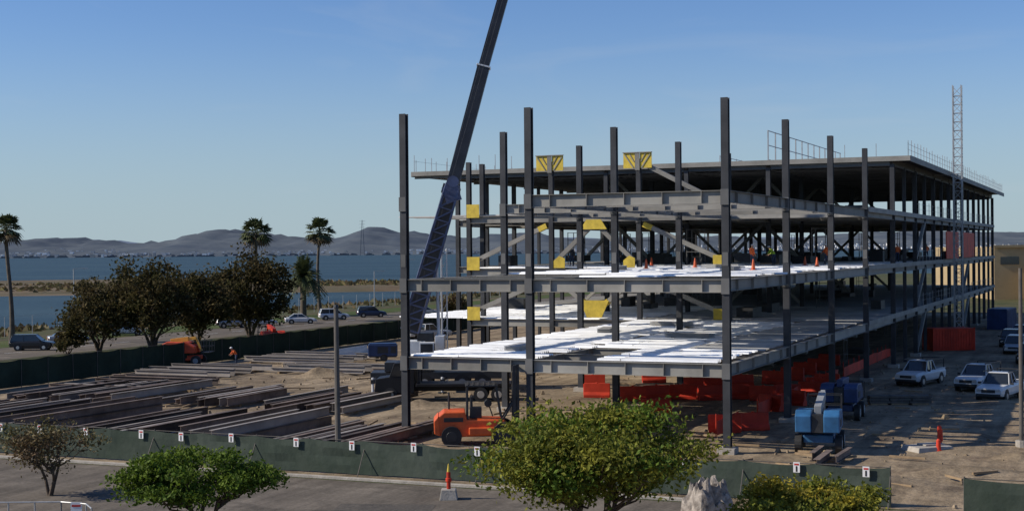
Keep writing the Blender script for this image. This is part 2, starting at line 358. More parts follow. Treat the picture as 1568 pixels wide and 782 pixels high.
def stiff(mb,p0,p1,w,h,step,mat=0,t=.03):
    p0,p1,L,M=mb.frame(p0,p1); n=int(L/step)
    for k in range(n+1):
        p=p0+(p1-p0)*((k+.5)/(n+1)); mb.box(p+M@Vector((0,0,-h/2)),(t,w-.02,h-.07),M,mat)
def girder(mb,p0,p1,w=.35,h=.65,st=2.4,mat=0):
    mb.ibeam(p0,p1,w,h,mat); 
    if st: stiff(mb,p0,p1,w,h,st,mat)
def vl_at(u,lvl):
    if u>=US[3]-.1: return VL[:5] if u<US[4]-.1 else VL
    if lvl==4: return VL[:2] if u<US[1]-.1 else VL[:3]
    return VL[:3]
for lvl,z,name in ((2,Z2,'level_2'),(3,Z3,'level_3'),(4,Z4,'level_4'),(5,ZR-.02,'roof')):
    g=MB()
    n0=4 if lvl==5 else 0
    for i in range(n0,12):
        vs=vl_at(US[i],lvl)
        for a,b_ in zip(vs,vs[1:]):
            girder(g,(US[i],a+.2,z),(US[i],b_-.2,z),.36,.68 if i==0 else .6,2.2 if i<3 else 0)
        if i<11:
            vv=vl_at(US[i],lvl)
            for v in vv:
                girder(g,(US[i]+.2,v,z),(US[i+1]-.2,v,z),.32,.62,3.4 if (i<2) else 0)
            nn=4 if lvl>=4 else 3
            for k in range(1,nn):
                uu=US[i]+13.93*k/nn
                for a,b_ in zip(vv,vv[1:]): g.ibeam((uu,a+.17,z-.003),(uu,b_-.17,z-.003),.22,.42,0,.025)
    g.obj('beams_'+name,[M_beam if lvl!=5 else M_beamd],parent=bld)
g=MB()
g.box(((US[4]+US[11])/2,22.4,ZR+.085),(US[11]-US[4]+1.0,48.0,.16),mat=0)
g.obj('roof_deck',[M_slab],parent=bld)
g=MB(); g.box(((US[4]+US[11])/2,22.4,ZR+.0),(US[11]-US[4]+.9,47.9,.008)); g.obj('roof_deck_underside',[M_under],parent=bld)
g=MB()
g.bar((US[4]-.52,-1.6,ZR-.05),(US[4]-.52,46.4,ZR-.05),.06,.42); g.bar((US[4]-.5,-1.63,ZR-.08),(US[11]+.5,-1.63,ZR-.08),.06,.5)
g.bar((US[4]-.5,46.44,ZR-.08),(US[11]+.5,46.44,ZR-.08),.06,.5)
for i in range(4,12): g.ibeam((US[i],41.8,ZR-.02),(US[i],46.3,ZR-.02),.3,.5)
g.obj('roof_edge_beam',[M_beam],parent=bld)
g=MB()
for k in range(40):
    u=US[4]+2+k*2.4
    for a,b_ in zip(VL,VL[1:]):
        g.bar((u,a+.2,ZR-.75),(u,b_-.2,ZR-.75),.08,.08); n=6
        for q in range(n):
            va=a+.2+(b_-a-.4)*q/n; vb=a+.2+(b_-a-.4)*(q+1)/n
            g.bar((u,va,ZR-.72 if q%2 else ZR-.1),(u,vb,ZR-.1 if q%2 else ZR-.72),.04,.04)
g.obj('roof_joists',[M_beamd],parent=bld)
def deck(u0,u1,v0,v1,z,gap=0.06,skip=None,mb=None,mat=0,lens=(3,6)):
    u=u0
    while u<u1-.5:
        v=v0+ (U(-.5,.9) if gap>0 else 0)
        while v<v1-.3:
            l=min(U(*lens),v1-v)
            if not(skip and skip(u,v,l)) and R()>gap:
                zz=z+U(0.004,0.05); vs=[];n=3;uu=u; prof=[]
                for k in range(n):
                    prof+=[(uu,0.0),(uu+.11,0.0),(uu+.14,.09),(uu+.25,.09)]; uu+=.29
                prof.append((uu,0)); a=U(-.01,.01)
                vs=[(p,v+.02,zz+q) for p,q in prof]+[(p,v+l-.02,zz+q+a) for p,q in prof]; m=len(prof)
                mb.add(vs,[(i,i+1,m+i+1,m+i) for i in range(m-1)],mat)
            v+=l
        u+=.9 if R()>.25 else 1.08
g=MB()
deck(0.3,41,11.0,18.3,Z2,.10,None,g,0)
deck(0.3,9.5,0.6,7.2,Z2,.05,None,g,0)
deck(9.6,41,5.0,10.7,Z2,.10,None,g,0)
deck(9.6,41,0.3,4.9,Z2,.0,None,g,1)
deck(42,70,18.5,41,Z2,.06,None,g,0)
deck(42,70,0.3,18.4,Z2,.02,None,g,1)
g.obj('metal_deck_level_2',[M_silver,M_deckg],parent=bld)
g=MB()
deck(6,41,0.3,10.7,Z3,.06,lambda u,v,l:(u<13 and v>6),g,0)
deck(14,41,10.9,18.3,Z3,.2,None,g,0)
deck(42,80,0.3,33.8,Z3,.05,None,g,0)
g.obj('metal_deck_level_3',[M_silver,M_deckg],parent=bld)
g=MB()
for (u,v,z,a) in ((6,14,Z2,.1),(19,7.5,Z2,1.4),(24,15,Z2,.2),(33,13,Z2,1.5),(20,5,Z3,.1),(33,9,Z3,1.3),(27,15,Z3,.3)):
    M3=Matrix.Rotation(a,3,'Z')
    for k in range(4): g.box((u,v,z+.16+k*.07),(3.2+U(-.1,.1),.9,.05),M3,0)
    for k in (-1,1): g.box(Vector((u,v,z+.115))+M3@Vector((k*1.1,0,0)),(.1,.9,.05),M3,1)
g.obj('deck_bundles',[M_deckg,M_wood],parent=bld)
g=MB()
for z,ua in ((Z2,70.5),(Z3,80.5),(Z4,70)):
    g.box(((ua+US[11])/2,20.8,z+.06),(US[11]-ua,41.6,.11))
g.obj('slab_floors',[M_slab],parent=bld)
g=MB()
deck(42,69,.3,41,Z4,.06,None,g,0)
g.obj('metal_deck_level_4',[M_deckg],parent=bld)
g=MB()
for z in (Z2,Z3,Z4):
    g.bar((US[3],-.25,z-.02),(US[11]+.3,-.25,z-.02),.04,.4)
g.obj('edge_angle',[M_beam],parent=bld)
# braced frame at u3
g=MB(); y=MB()
PM=Matrix(((0,1,0),(1,0,0),(0,0,1)))
def gus(v,z,w,h,t=.06,sh='rect',uo=None):
    uo=US[3]-.30 if uo is None else uo
    if sh=='rect': y.prism([(v-w/2,z-h/2),(v+w/2,z-h/2),(v+w/2,z+h/2),(v-w/2,z+h/2)],-t/2,t/2,M=PM,c=(uo,0,0))
    else: y.prism([(v+a*w,z+b_*h) for a,b_ in sh],-t/2,t/2,M=PM,c=(uo,0,0))
def brace(va,za,vb,zb,u=None):
    u=US[3] if u is None else u
    g.bar((u,va,za),(u,vb,zb),.36,.36)
brace(18.0,Z4-.9,11.2,Z3+.6); brace(18.0,Z3-.9,11.2,Z2+.6); brace(26.6,Z4-.9,33.5,Z3+.6); brace(26.6,Z3-.9,33.5,Z2+.6)
brace(18.0,ZR-.6,11.2,Z4+.6)
brace(18.8,Z3-.9,22.3,Z2+.7); brace(25.8,Z3-.9,22.3,Z2+.7)
brace(18.8,Z3+.6,22.3,Z4-.7) ; brace(25.8,Z3+.6,22.3,Z4-.7)
def yend(va,za,vb,zb,l=1.5):
    p0=Vector((US[3],va,za));p1=Vector((US[3],vb,zb)); q=p0+(p1-p0).normalized()*l; y.bar(p0,q,.44,.44)
yend(22.3,Z2+.7,18.8,Z3-.9,1.5); yend(22.3,Z2+.7,25.8,Z3-.9,1.5); yend(18.8,Z3-.9,22.3,Z2+.7,1.5); yend(25.8,Z3-.9,22.3,Z2+.7,1.5)
yend(18.0,Z4-.9,11.2,Z3+.6,.8); yend(26.6,Z4-.9,33.5,Z3+.6,.8)
gus(22.3,Z2+1.2,1.3,1.3,sh=[(-1,.35),(-.5,-.75),(.5,-.75),(1,.35)])
gus(22.3,Z4-.9,1.3,.9,sh=[(-.5,.5),(.5,.5),(.9,-.4),(-.9,-.4)])
for v in (18.4,26.2):
    for k in (-1,1): gus(v+k*.72,ZR-.35,1.0,1.25)
    gus(v+(.8 if v<20 else -.8),Z3+.55,1.0,1.0,sh=[(-.5,-.5),(.5,-.5),(.5,.1),(0,.5),(-.5,.3)])
for z in (Z2,Z3): gus(11.5,z+.6,1.15,.9)
for z in (Z2,Z3,Z4): gus(33.4,z+.45,1.2,1.15)
y.obj('yellow_gusset_plates',[M_yel],parent=bld)
s=MB()
for v in (18.4,26.2):
    for k in (-1,1):
        s.bar((US[3]-.36,v+k*1.1,ZR+.15),(US[3]-.36,v+k*.35,ZR-.95),.03,.09)
        s.bar((US[3]-.36,v+k*.7,ZR+.22),(US[3]-.36,v+k*.3,ZR-.45),.03,.07)
    s.box((US[3]-.38,v,ZR-.4),(.06,.4,1.5)); s.box((US[3]-.35,v,ZR+.31),(.2,2.5,.07))
s.obj('gusset_stiffeners',[M_beam],parent=bld)
for i in (5,7,9):
    for (a,b_) in ((10.83,18.4),(26.2,33.9)):
        for z0,z1 in ((0,Z2),(Z2,Z3),(Z3,Z4),(Z4,ZR)):
            g.bar((US[i],a,z0+.3),(US[i],(a+b_)/2,z1-.5),.3,.3); g.bar((US[i],b_,z0+.3),(US[i],(a+b_)/2,z1-.5),.3,.3)
for a in (5,8):
    for z0,z1 in ((0,Z2),(Z2,Z3),(Z3,Z4)):
        g.bar((US[a]+.3,0,z0+.3),(US[a]+6.9,0,z1-.5),.28,.28)
g.obj('diagonal_braces',[M_beam],parent=bld)
def posts(mb,p0,p1,step,h,rails=(1,),jit=.15,r=.035):
    p0=Vector(p0);p1=Vector(p1);n=max(1,int((p1-p0).length/step))
    for k in range(n+1):
        p=p0+(p1-p0)*k/n; mb.bar(p,p+Vector((0,0,h*U(1-jit,1+jit))),r*1.4,r*1.4)
    for f in rails: mb.bar(p0+Vector((0,0,h*f)),p1+Vector((0,0,h*f)),r*.6,r*.6)
g=MB()
posts(g,(US[4]-.3,-1.4,ZR+.16),(US[11],-1.4,ZR+.16),2.0,1.35,(.75,.4))
posts(g,(US[4]-.3,46.2,ZR+.16),(US[11],46.2,ZR+.16),2.4,1.5,(.7,))
posts(g,(US[4]-.3,34,ZR+.16),(US[4]-.3,46,ZR+.16),1.7,1.3,(.0,))
posts(g,(US[4]-.3,-1.4,ZR+.16),(US[4]-.3,4,ZR+.16),1.9,1.2,())
for z in (Z4,Z3,Z2): posts(g,(US[5],-.1,z+.1),(US[11],-.1,z+.1),2.4,1.25,(.85,.45),jit=.05,r=.03)
for z in (Z4,): posts(g,(US[4],33.8,z),(US[4],18,z),2.4,1.1,(.9,.5),jit=.05,r=.02)
g.obj('guard_posts',[M_galv],parent=bld)
g=MB()
for k in range(13):
    u=US[4]+.3+k*2.9; h=2.9
    g.bar((u,10.9,ZR+.15),(u,10.9,ZR+h),.1,.1)
for zz in (.25,1.55,2.85): g.bar((US[4]+.3,10.9,ZR+zz),(US[4]+.3+34.8,10.9,ZR+zz),.07,.07)
for k in range(9):
    u=US[5]; g.bar((u+k*2.2,19,ZR+.15),(u+k*2.2,19,ZR+1.7),.07,.07)
for zz in (.6,1.6): g.bar((US[5],19,ZR+zz),(US[5]+17.6,19,ZR+zz),.06,.06)
g.obj('roof_screen_frame',[M_galv],parent=bld)
g=MB()
g.box((96,-.55,10.6),(12,.08,3.0)); g.box((113,-.55,10.6),(14,.08,3.0))
g.obj('orange_debris_screens',[M_red],parent=bld)
g=MB()
for k in range(110):
    lv=random.choice([Z2,Z3,Z3,Z4,0.1]); u=U(44,140); v=U(1,38)
    g.box((u,v,lv+.15+U(.2,.7)),(U(.8,3.5),U(.6,2),U(.3,1.3)))
g.obj('stacked_materials',[M_dark],parent=bld)
g=MB()
for k in range(26):
    lv=random.choice([Z2+.1,Z3+.1,.05]); u=U(50,130); v=U(2,36)
    for a in (0,1.6):
        for c_ in (0,1.2): g.bar((u+a,v+c_,lv),(u+a,v+c_,lv+3.2),.06,.06)
    for zz in (1.2,2.4,3.15): g.bar((u,v,lv+zz),(u+1.6,v,lv+zz),.05,.05); g.bar((u,v+1.2,lv+zz),(u,v,lv+zz),.05,.05)
    g.bar((u,v,lv),(u+1.6,v,lv+2.4),.04,.04)
g.obj('scaffold_frames',[M_beamd],parent=bld)
g=MB()
for (u,v) in ((30,14),(31,8),(22,4),(38,3),(48,6),(50,20),(36,12)):
    g.cyl((u,v,Z3+.13),(u,v,Z3+.17),.25,.25,8); g.cyl((u,v,Z3+.17),(u,v,Z3+.85),.15,.04,8)
g.obj('deck_safety_cones',[M_org],parent=bld)
# ---- hoist mast
g=MB(); mu,mv,h=84.5,-2.4,27.2; s_=.42
for i in (-1,1):
    for j in (-1,1): g.bar((mu+i*s_,mv+j*s_,0),(mu+i*s_,mv+j*s_,h),.1,.1)
z=0
while z<h-.9:
    for (a,b_) in (((-1,-1),(1,-1)),((1,-1),(1,1)),((1,1),(-1,1)),((-1,1),(-1,-1))):
        g.bar((mu+a[0]*s_,mv+a[1]*s_,z),(mu+b_[0]*s_,mv+b_[1]*s_,z),.06,.06)
        g.bar((mu+a[0]*s_,mv+a[1]*s_,z),(mu+b_[0]*s_,mv+b_[1]*s_,z+.9),.05,.05)
    z+=.9
for z in (Z3,Z4,ZR): g.bar((mu,mv,z-.2),(mu,0,z-.2),.12,.12)
g.obj('hoist_mast',[M_galv],SITE)
# ------------------------------------------------------------ FENCES
def fence(name,u0,v0,u1,v1,h,m,panel=3.0,wr=.06):
    b=MB(); p0=Vector((u0,v0,0));p1=Vector((u1,v1,0)); L=(p1-p0).length; n=int(L/panel); dirv=(p1-p0)/L; nrm=Vector((-dirv.y,dirv.x,0))
    N_=n*8; vs=[]
    for k in range(N_+1):
        t=k/N_; p=p0+(p1-p0)*t; fr=(k%8)/8; pan=k//8; sag=(.04+.08*(noise.noise(Vector((pan*3.1,1,0)))+.5))*math.sin(fr*math.pi)
        for j in range(5):
            zz=.06+(h-.06)*j/4
            if j==4: zz-=sag*1.2
            if j==0: zz+=.10*noise.noise(p*.8)
            o=wr*1.6*math.sin(fr*math.pi)*noise.noise(Vector((p.x*.5,p.y*.5,j*.6)))+wr*.5*noise.noise(Vector((p.x*2,p.y*2,j)))
            vs.append(p+nrm*(o+.08)+Vector((0,0,zz)))
    b.add(vs,[(k*5+j,(k+1)*5+j,(k+1)*5+j+1,k*5+j+1) for k in range(N_) for j in range(4)],0)
    for k in range(n+1):
        p=p0+(p1-p0)*k/n; q=Vector((U(-.04,.04),U(-.04,.04),h+.06)); b.cyl(p,p+q,.03,.03,6,1)
        if k%2==0 and h<2: b.bar(p+nrm*.75+Vector((0,0,.05)),p+Vector((0,0,h*.85)),.035,.035,1)
    b.cyl(p0+Vector((0,0,h)),p1+Vector((0,0,h)),.02,.02,5,1)
    return b.obj(name,[m,M_pole],SITE,smooth=False)
fence('screened_fence',-12.6,-10,-12.6,62,1.6,M_screen)
fence('screened_fence',-13,61.5,120,61.5,2.2,M_screenb)
fence('screened_fence',120,61.5,120,44,2.2,M_screenb)
fence('screened_fence',-17.2,-25,-17.2,-13.3,2.05,M_screen)
for v in (60,54,47,36,33,30,27,24,21.5,18,14.5,11.5,8.0,-1.3,-6.5,-9.3):
    b=MB(); vv=v+U(-.4,.4); zc=1.42+U(-.05,.05)
    b.box((-12.80,vv,zc),(.02,.27,.42),mat=0); b.box((-12.815,vv,zc+.12),(.006,.19,.07),mat=1)
    b.box((-12.815,vv,zc-.08),(.006,.07,.2),mat=2); b.box((-12.815,vv,zc+.035),(.006,.06,.03),mat=2)
    b.obj('warning_sign',[M_signw,M_signr,M_dark],SITE)
b=MB()
pts=[Vector((-21.5,54.5,0)),Vector((-17.2,54.5,0)),Vector((-16.1,54.0,0)),Vector((-15.6,53,0))]
for a,c_ in zip(pts,pts[1:]):
    for z in (.55,1.05): b.cyl(a+Vector((0,0,z)),c_+Vector((0,0,z)),.03,.03,6)
for k in range(5): b.cyl(Vector((-21.2+k,54.5,0)),Vector((-21.2+k,54.5,1.05)),.03,.03,6)
for p in pts[1:]: b.cyl(p,p+Vector((0,0,1.05)),.03,.03,6)
b.obj('metal_railing',[M_galv])
b=MB(); b.box((-16.5,54.1,.85),(.42,.03,.5),mat=0); b.box((-16.5,54.08,.97),(.34,.006,.08),mat=1); b.obj('warning_sign',[M_signw,M_signr])
# ------------------------------------------------------------ POLES
b=MB(); b.cyl((0,0,0),(-.05,0,7.8),.15,.11,10); b.cyl((-.05,0,7.8),(-.05,0,7.95),.14,.1,10,1); b.bar((-.4,0,7.3),(.3,0,7.3),.08,.08,1)
b.obj('utility_pole',[M_pole,M_dark],place(-8.28,67.8))
b=MB(); b.cyl((0,0,0),(0,0,9.3),.12,.09,10); b.cyl((0,0,0),(0,0,.5),.3,.3,10,1)
b.obj('street_lamp_post',[M_pole,M_conc],place(26.0,73.5))
b=MB()
for k in range(60):
    u=-20+k*5; b.cyl((u,112,0),(u,112,2.6),.04,.04,5); 
b.bar((-20,112,2.6),(275,112,2.6),.03,.03); b.bar((-20,112,1.3),(275,112,1.3),.02,.02)
b.obj('shore_fence',[M_galv],SITE)
for (x,y,h) in ((-58,190,8.5),(-45,230,9),(-18,240,9),(-24,250,7)):
    b=MB(); b.cyl((0,0,0),(0,0,h),.12,.07,8); b.bar((0,0,h),(1.4,0,h+.1),.08,.08); b.box((1.5,0,h+.05),(.6,.25,.12)); b.obj('street_lamp',[M_galv],place(x,y))
# ------------------------------------------------------------ TREES
def leafquad(b,c,s,mat=0):
    a=Vector((random.gauss(0,1),random.gauss(0,1),random.gauss(0,1)));a.normalize()
    d=a.orthogonal().normalized(); e=a.cross(d); t=U(0,6.28); d,e=d*math.cos(t)+e*math.sin(t),e*math.cos(t)-d*math.sin(t)
    d*=s;e*=s*.55
    b.add([c-d,c-e*1.0+a*s*.15,c+d,c+e+a*s*.15],[(0,1,2,3)],mat)
def tree(name,x,y,H,rad,z0,nl,ls,m,seed,clumps=16,stems=3,tr=.16,sparse=False,m2=None,cs=(.26,.42),rot=None):
    random.seed(seed); b=MB(); cl=[]
    zc=(H+z0)/2; rz=(H-z0)/2
    for k in range(clumps):
        for _ in range(20):
            p=Vector((U(-1,1),U(-1,1),U(-1,1)))
            if .35<p.length<1: break
        rr=U(*cs)
        q=Vector((p.x*rad*(1-rr*.7),p.y*rad*(1-rr*.7),zc+p.z*rz*(1-rr*.5)*(1 if p.z>0 else (1-.3*math.hypot(p.x,p.y)))))
        cl.append((q,rad*rr*U(.8,1.15),rz*rr*U(1.0,1.5)))
    tb=MB(); roots=[]
    for s in range(stems):
        a=6.28*s/stems+U(-.4,.4); st=Vector((math.cos(a)*tr*.6,math.sin(a)*tr*.6,0)) if stems>1 else Vector((0,0,0))
        e=Vector((math.cos(a)*rad*.22,math.sin(a)*rad*.22,z0+rz*.35)); mid=(st+e)/2+Vector((U(-.1,.1)*rad,U(-.1,.1)*rad,0))*.5
        tb.tube([st,mid,e],[tr,tr*.75,tr*.5],7); roots.append((mid,e))
    for q,r,rz_ in cl:
        mid,e=min(roots,key=lambda t:(t[1]-q).length); s0=mid.lerp(e,U(.3,1)); md=s0.lerp(q,.5)+Vector((U(-.15,.15),U(-.15,.15),-.12))*rad*.5
        tb.tube([s0,md,q],[tr*.38,tr*.24,tr*.08],5)
        for _ in range(4 if not sparse else 8):
            t=q+Vector((random.gauss(0,.5)*r,random.gauss(0,.5)*r,random.gauss(0,.5)*rz_)); tb.tube([md.lerp(q,U(.2,.9)),t],[tr*.1,tr*.03],4)
    tot=sum(c_[1]**2 for c_ in cl)
    for q,r,rz_ in cl:
        n=int(nl*r*r/tot); mi=0 if not m2 else (1 if R()<.35 else 0)
        for _ in range(n):
            p=Vector((random.gauss(0,1),random.gauss(0,1),random.gauss(0,1))).normalized()*(U(.15,1.3)**.7)
            if p.z<-.3 and R()<.5: continue
            w_=1+.7*noise.noise(p*2.4+q)
            c_=q+Vector((p.x*r*w_,p.y*r*w_,p.z*rz_*w_))
            leafquad(b,c_,ls*U(.6,1.3),mi)
    root=empty(name,place(x,y,U(0,360)))
    tb.obj('trunk_and_limbs',[M_bark],parent=root,smooth=True); b.obj('foliage',[m,m2 or m],parent=root)
    return root
tree('broadleaf_tree',2.55,45.5,5.45,4.15,2.35,29000,.085,M_lf_yel,11,52,4,.13,m2=M_lf_green,cs=(.16,.31))
tree('broadleaf_tree',-11.3,52,3.3,3.1,1.3,19000,.085,M_lf_green,12,32,3,.12,cs=(.16,.31))
tree('broadleaf_tree',-20.1,62.2,3.35,2.3,1.0,3400,.085,M_lf_olive,13,22,3,.09,sparse=True)
tree('broadleaf_tree',9.6,46.2,3.15,3.1,0.9,20000,.085,M_lf_gold,14,32,3,.12,m2=M_lf_yel,cs=(.16,.32))
tree('coastal_oak_tree',-43.8,152,7.9,4.8,0.8,8500,.21,M_lf_dark,21,34,5,.16,cs=(.18,.36))
tree('coastal_oak_tree',-37.8,151,10.0,5.0,1.2,11000,.21,M_lf_dark,22,40,4,.22,cs=(.18,.34))
tree('coastal_oak_tree',-36.5,166,8.6,4.8,1.0,9000,.22,M_lf_dark,23,34,4,.2,cs=(.18,.36))
tree('coastal_oak_tree',-32.5,178,10.2,6.2,1.2,15000,.23,M_lf_dark,24,48,5,.24,cs=(.16,.32))
tree('shrub',-8.2,200,4.6,2.6,.4,3500,.2,M_lf_olive,25,14,3,.12)
tree('shrub',-46.5,150,2.6,2.2,.2,2200,.18,M_lf_dark,26,10,3,.08)
random.seed(5)
def fan_palm(name,x,y,H,seed,r=1.75):
    random.seed(seed); t=MB(); f=MB()
    pts=[Vector((.35*math.sin(k*.5+seed),.1*k*.2,H*.93*k/7)) for k in range(8)]; pts[0]=Vector((pts[0].x,pts[0].y,0))
    t.tube(pts,[.42,.32,.27,.25,.24,.23,.22,.24],8); top=pts[-1]
    for k in range(62):
        a=U(0,6.28); e=U(-.9,1.35); dead=e<-.45
        dr=Vector((math.cos(a)*math.cos(e),math.sin(a)*math.cos(e),math.sin(e))); l=r*U(.45,.6)
        c=top+dr*l; f.bar(top,c,.05,.03,0)
        s=dr.cross(Vector((0,0,1))); s=s.normalized() if s.length>.1 else Vector((1,0,0)); up=s.cross(dr)
        nb=11
        for q in range(nb):
            an=(q/(nb-1)-.5)*3.0; rr=r*U(.45,.62)*(1-.2*abs(an)/1.5)
            d_=dr*math.cos(an)+s*math.sin(an); tip=c+d_*rr+Vector((0,0,-rr*U(.15,.45)))
            w_=(dr*math.cos(an+1.57)+s*math.sin(an+1.57))*.055*r
            m_=c+d_*rr*.55
            f.add([c,m_-w_,tip,m_+w_],[(0,1,2,3)],1 if dead else 0)
    root=empty(name,place(x,y)); t.obj('trunk',[M_palmbark],parent=root,smooth=True); f.obj('fronds',[M_palm,M_palmdead],parent=root)
fan_palm('fan_palm_tree',-58.9,168,14.3,1,2.2); fan_palm('fan_palm_tree',-38.0,215,14.3,2,2.7); fan_palm('fan_palm_tree',-32.7,244,14.9,3,2.8)
def date_palm(name,x,y,H,r,seed):
    random.seed(seed); t=MB(); f=MB(); t.tube([Vector((0,0,0)),Vector((0,0,H*.6)),Vector((0,0,H))],[.55,.5,.6],9)
    for k in range(160):
        a=U(0,6.28); e=U(-.5,1.45); dr=Vector((math.cos(a)*math.cos(e),math.sin(a)*math.cos(e),math.sin(e))); L_=r*U(.85,1.1)
        pts=[]
        for q in range(8):
            s=q/7; pts.append(Vector((0,0,H))+dr*L_*s+Vector((0,0,-r*.62*s*s*math.cos(e))))
        sd=dr.cross(Vector((0,0,1))).normalized() if abs(e)<1.5 else Vector((1,0,0))
        for q in range(7):
            f.bar(pts[q],pts[q+1],.05,.04,0)
            for sg in (-1,1):
                for z_ in (0,.5):
                    p=pts[q].lerp(pts[q+1],z_); dd=(pts[q+1]-pts[q]).normalized(); l=.6*(1-.5*q/7)*r/3
                    tip=p+sd*sg*l+dd*l*.6+Vector((0,0,-.15)); f.add([p-dd*.08,tip,p+dd*.12],[(0,1,2)],0)
    root=empty(name,place(x,y)); t.obj('trunk',[M_palmbark],parent=root,smooth=True); f.obj('fronds',[M_palm],parent=root)
date_palm('date_palm_tree',-34.2,235,6.4,4.0,4)
random.seed(33)
# ------------------------------------------------------------ STOCKPILED STEEL
def pile(name,ug,vg0,vg1,ln,m,layers=1,step=.5,along='u'):
    b=MB(); v=vg0
    while v<vg1:
        w_=U(.2,.34); h=U(.3,.55); l=ln*U(.75,1.04); o=U(-1,1); z0=.22
        for k in range(layers if R()<.7 else 1):
            mi=2 if R()<.3 else 0
            if along=='u': b.ibeam((ug+o,v,z0+h),(ug+o+l,v+U(-.15,.15),z0+h),w_,h,mi,.03)
            else: b.ibeam((v,ug+o,z0+h),(v+U(-.25,.25),ug+o+l,z0+h),w_,h,mi,.03)
            z0+=h+.03
        v+=w_+U(.2,.6)*step*2
    for k in (.15,.5,.85):
        if along=='u': b.box((ug+ln*k,(vg0+vg1)/2,.11),(.2,vg1-vg0,.2),mat=1)
        else: b.box(((vg0+vg1)/2,ug+ln*k,.11),(vg1-vg0,.2,.2),mat=1)
    return b.obj(name,[m,M_wood,M_rustl],SITE)
N_='stockpiled_steel_beams'
pile(N_,-8.5,17.6,22.8,12,M_rust)
pile(N_,-8.8,24.8,29.8,12.5,M_rust,2)
pile(N_,-8.0,32,36.4,12,M_rust)
pile(N_,-8.8,39,44.5,13,M_rust,2)
pile(N_,-8,47.5,56,13,M_rust)
pile(N_,8,27,33.5,11,M_rust)
pile(N_,9,36.5,42.5,10,M_rust,1)
pile(N_,8,46,55,12,M_rust)
pile(N_,31,34,40,8,M_rust,1,1.4,'v')
pile(N_,40,34,41,10,M_rustl,1,1.2,'v')
pile(N_,50,27,36,9,M_rustl,1,1.4,'v')
pile(N_,48,43,52,11,M_rustl,1,1.4,'v')
pile(N_,47,15,24,11,M_rust,1,1.2,'v')
pile(N_,-3.5,-6,-4.8,3.4,M_rust)
b=MB()
for k in range(120):
    u=U(-10,40);v=U(-14,55); 
    if 0<v<17 and u>0 and R()<.5: continue
    a=U(0,3.14); l=U(.6,2.4); M3=Matrix.Rotation(a,3,'Z'); b.box((u,v,.19),(l,.12,.1),M3)
b.obj('timber_dunnage',[M_wood],SITE)
b=MB()
for k in range(1500):
    u=U(-12,60);v=U(-35,55); s=U(.05,.2)*(2 if R()<.05 else 1); b.box((u,v,.06+s*.3),(s,s*U(.6,1.2),s*.7),Matrix.Rotation(U(0,3),3,'Z'),top=(.6,.55))
b.obj('rubble_stones',[G_dirt],SITE)
def mound(name,x,y,rx,ry,h,seed,m=None,rnd=False):
    b=MB(); n=18; r_=10; vs=[(0,0,h)]
    for k in range(1,r_+1):
        for i in range(n*2):
            a=math.pi*i/n; t=k/r_; q=1+.25*noise.noise(Vector((math.cos(a)*1.5,math.sin(a)*1.5,seed)))
            pr=(.5+.5*math.cos(math.pi*t)) if not rnd else (1-t**3)**.6
            fq=3 if not rnd else 5
            z=h*pr*(1+(.35 if not rnd else .6)*noise.noise(Vector((math.cos(a)*fq*t,math.sin(a)*fq*t,seed+4)))); vs.append((math.cos(a)*rx*t*q,math.sin(a)*ry*t*q,z-(.05 if k==r_ else 0)))
    N2=n*2; fs=[(0,1+i,1+(i+1)%N2) for i in range(N2)]
    for k in range(r_-1):
        for i in range(N2): fs.append((1+k*N2+i,1+(k+1)*N2+i,1+(k+1)*N2+(i+1)%N2,1+k*N2+(i+1)%N2))
    b.add(vs,fs); return b.obj(name,[m or G_dirt],place(x,y),smooth=not rnd)
mound('dirt_mound',20.5,66,4.2,1.6,.35,1); mound('dirt_mound',25,70,3,1.5,.4,2); mound('dirt_mound',16,64.5,3,1,.22,3)
mound('dirt_mound',-16,120,3,2,.8,4); mound('dirt_mound',-6,96,3,1.4,.5,5)
M_tarp=mat('pale_tarp',(0.42,0.37,0.32),0.8,0,0.0,3.5,bump=1.0,bscale=6,col2=(0.12,0.10,0.085))
mound('tarp_covered_pile',7.45,55.5,1.0,.85,1.3,9.3,M_tarp,True)
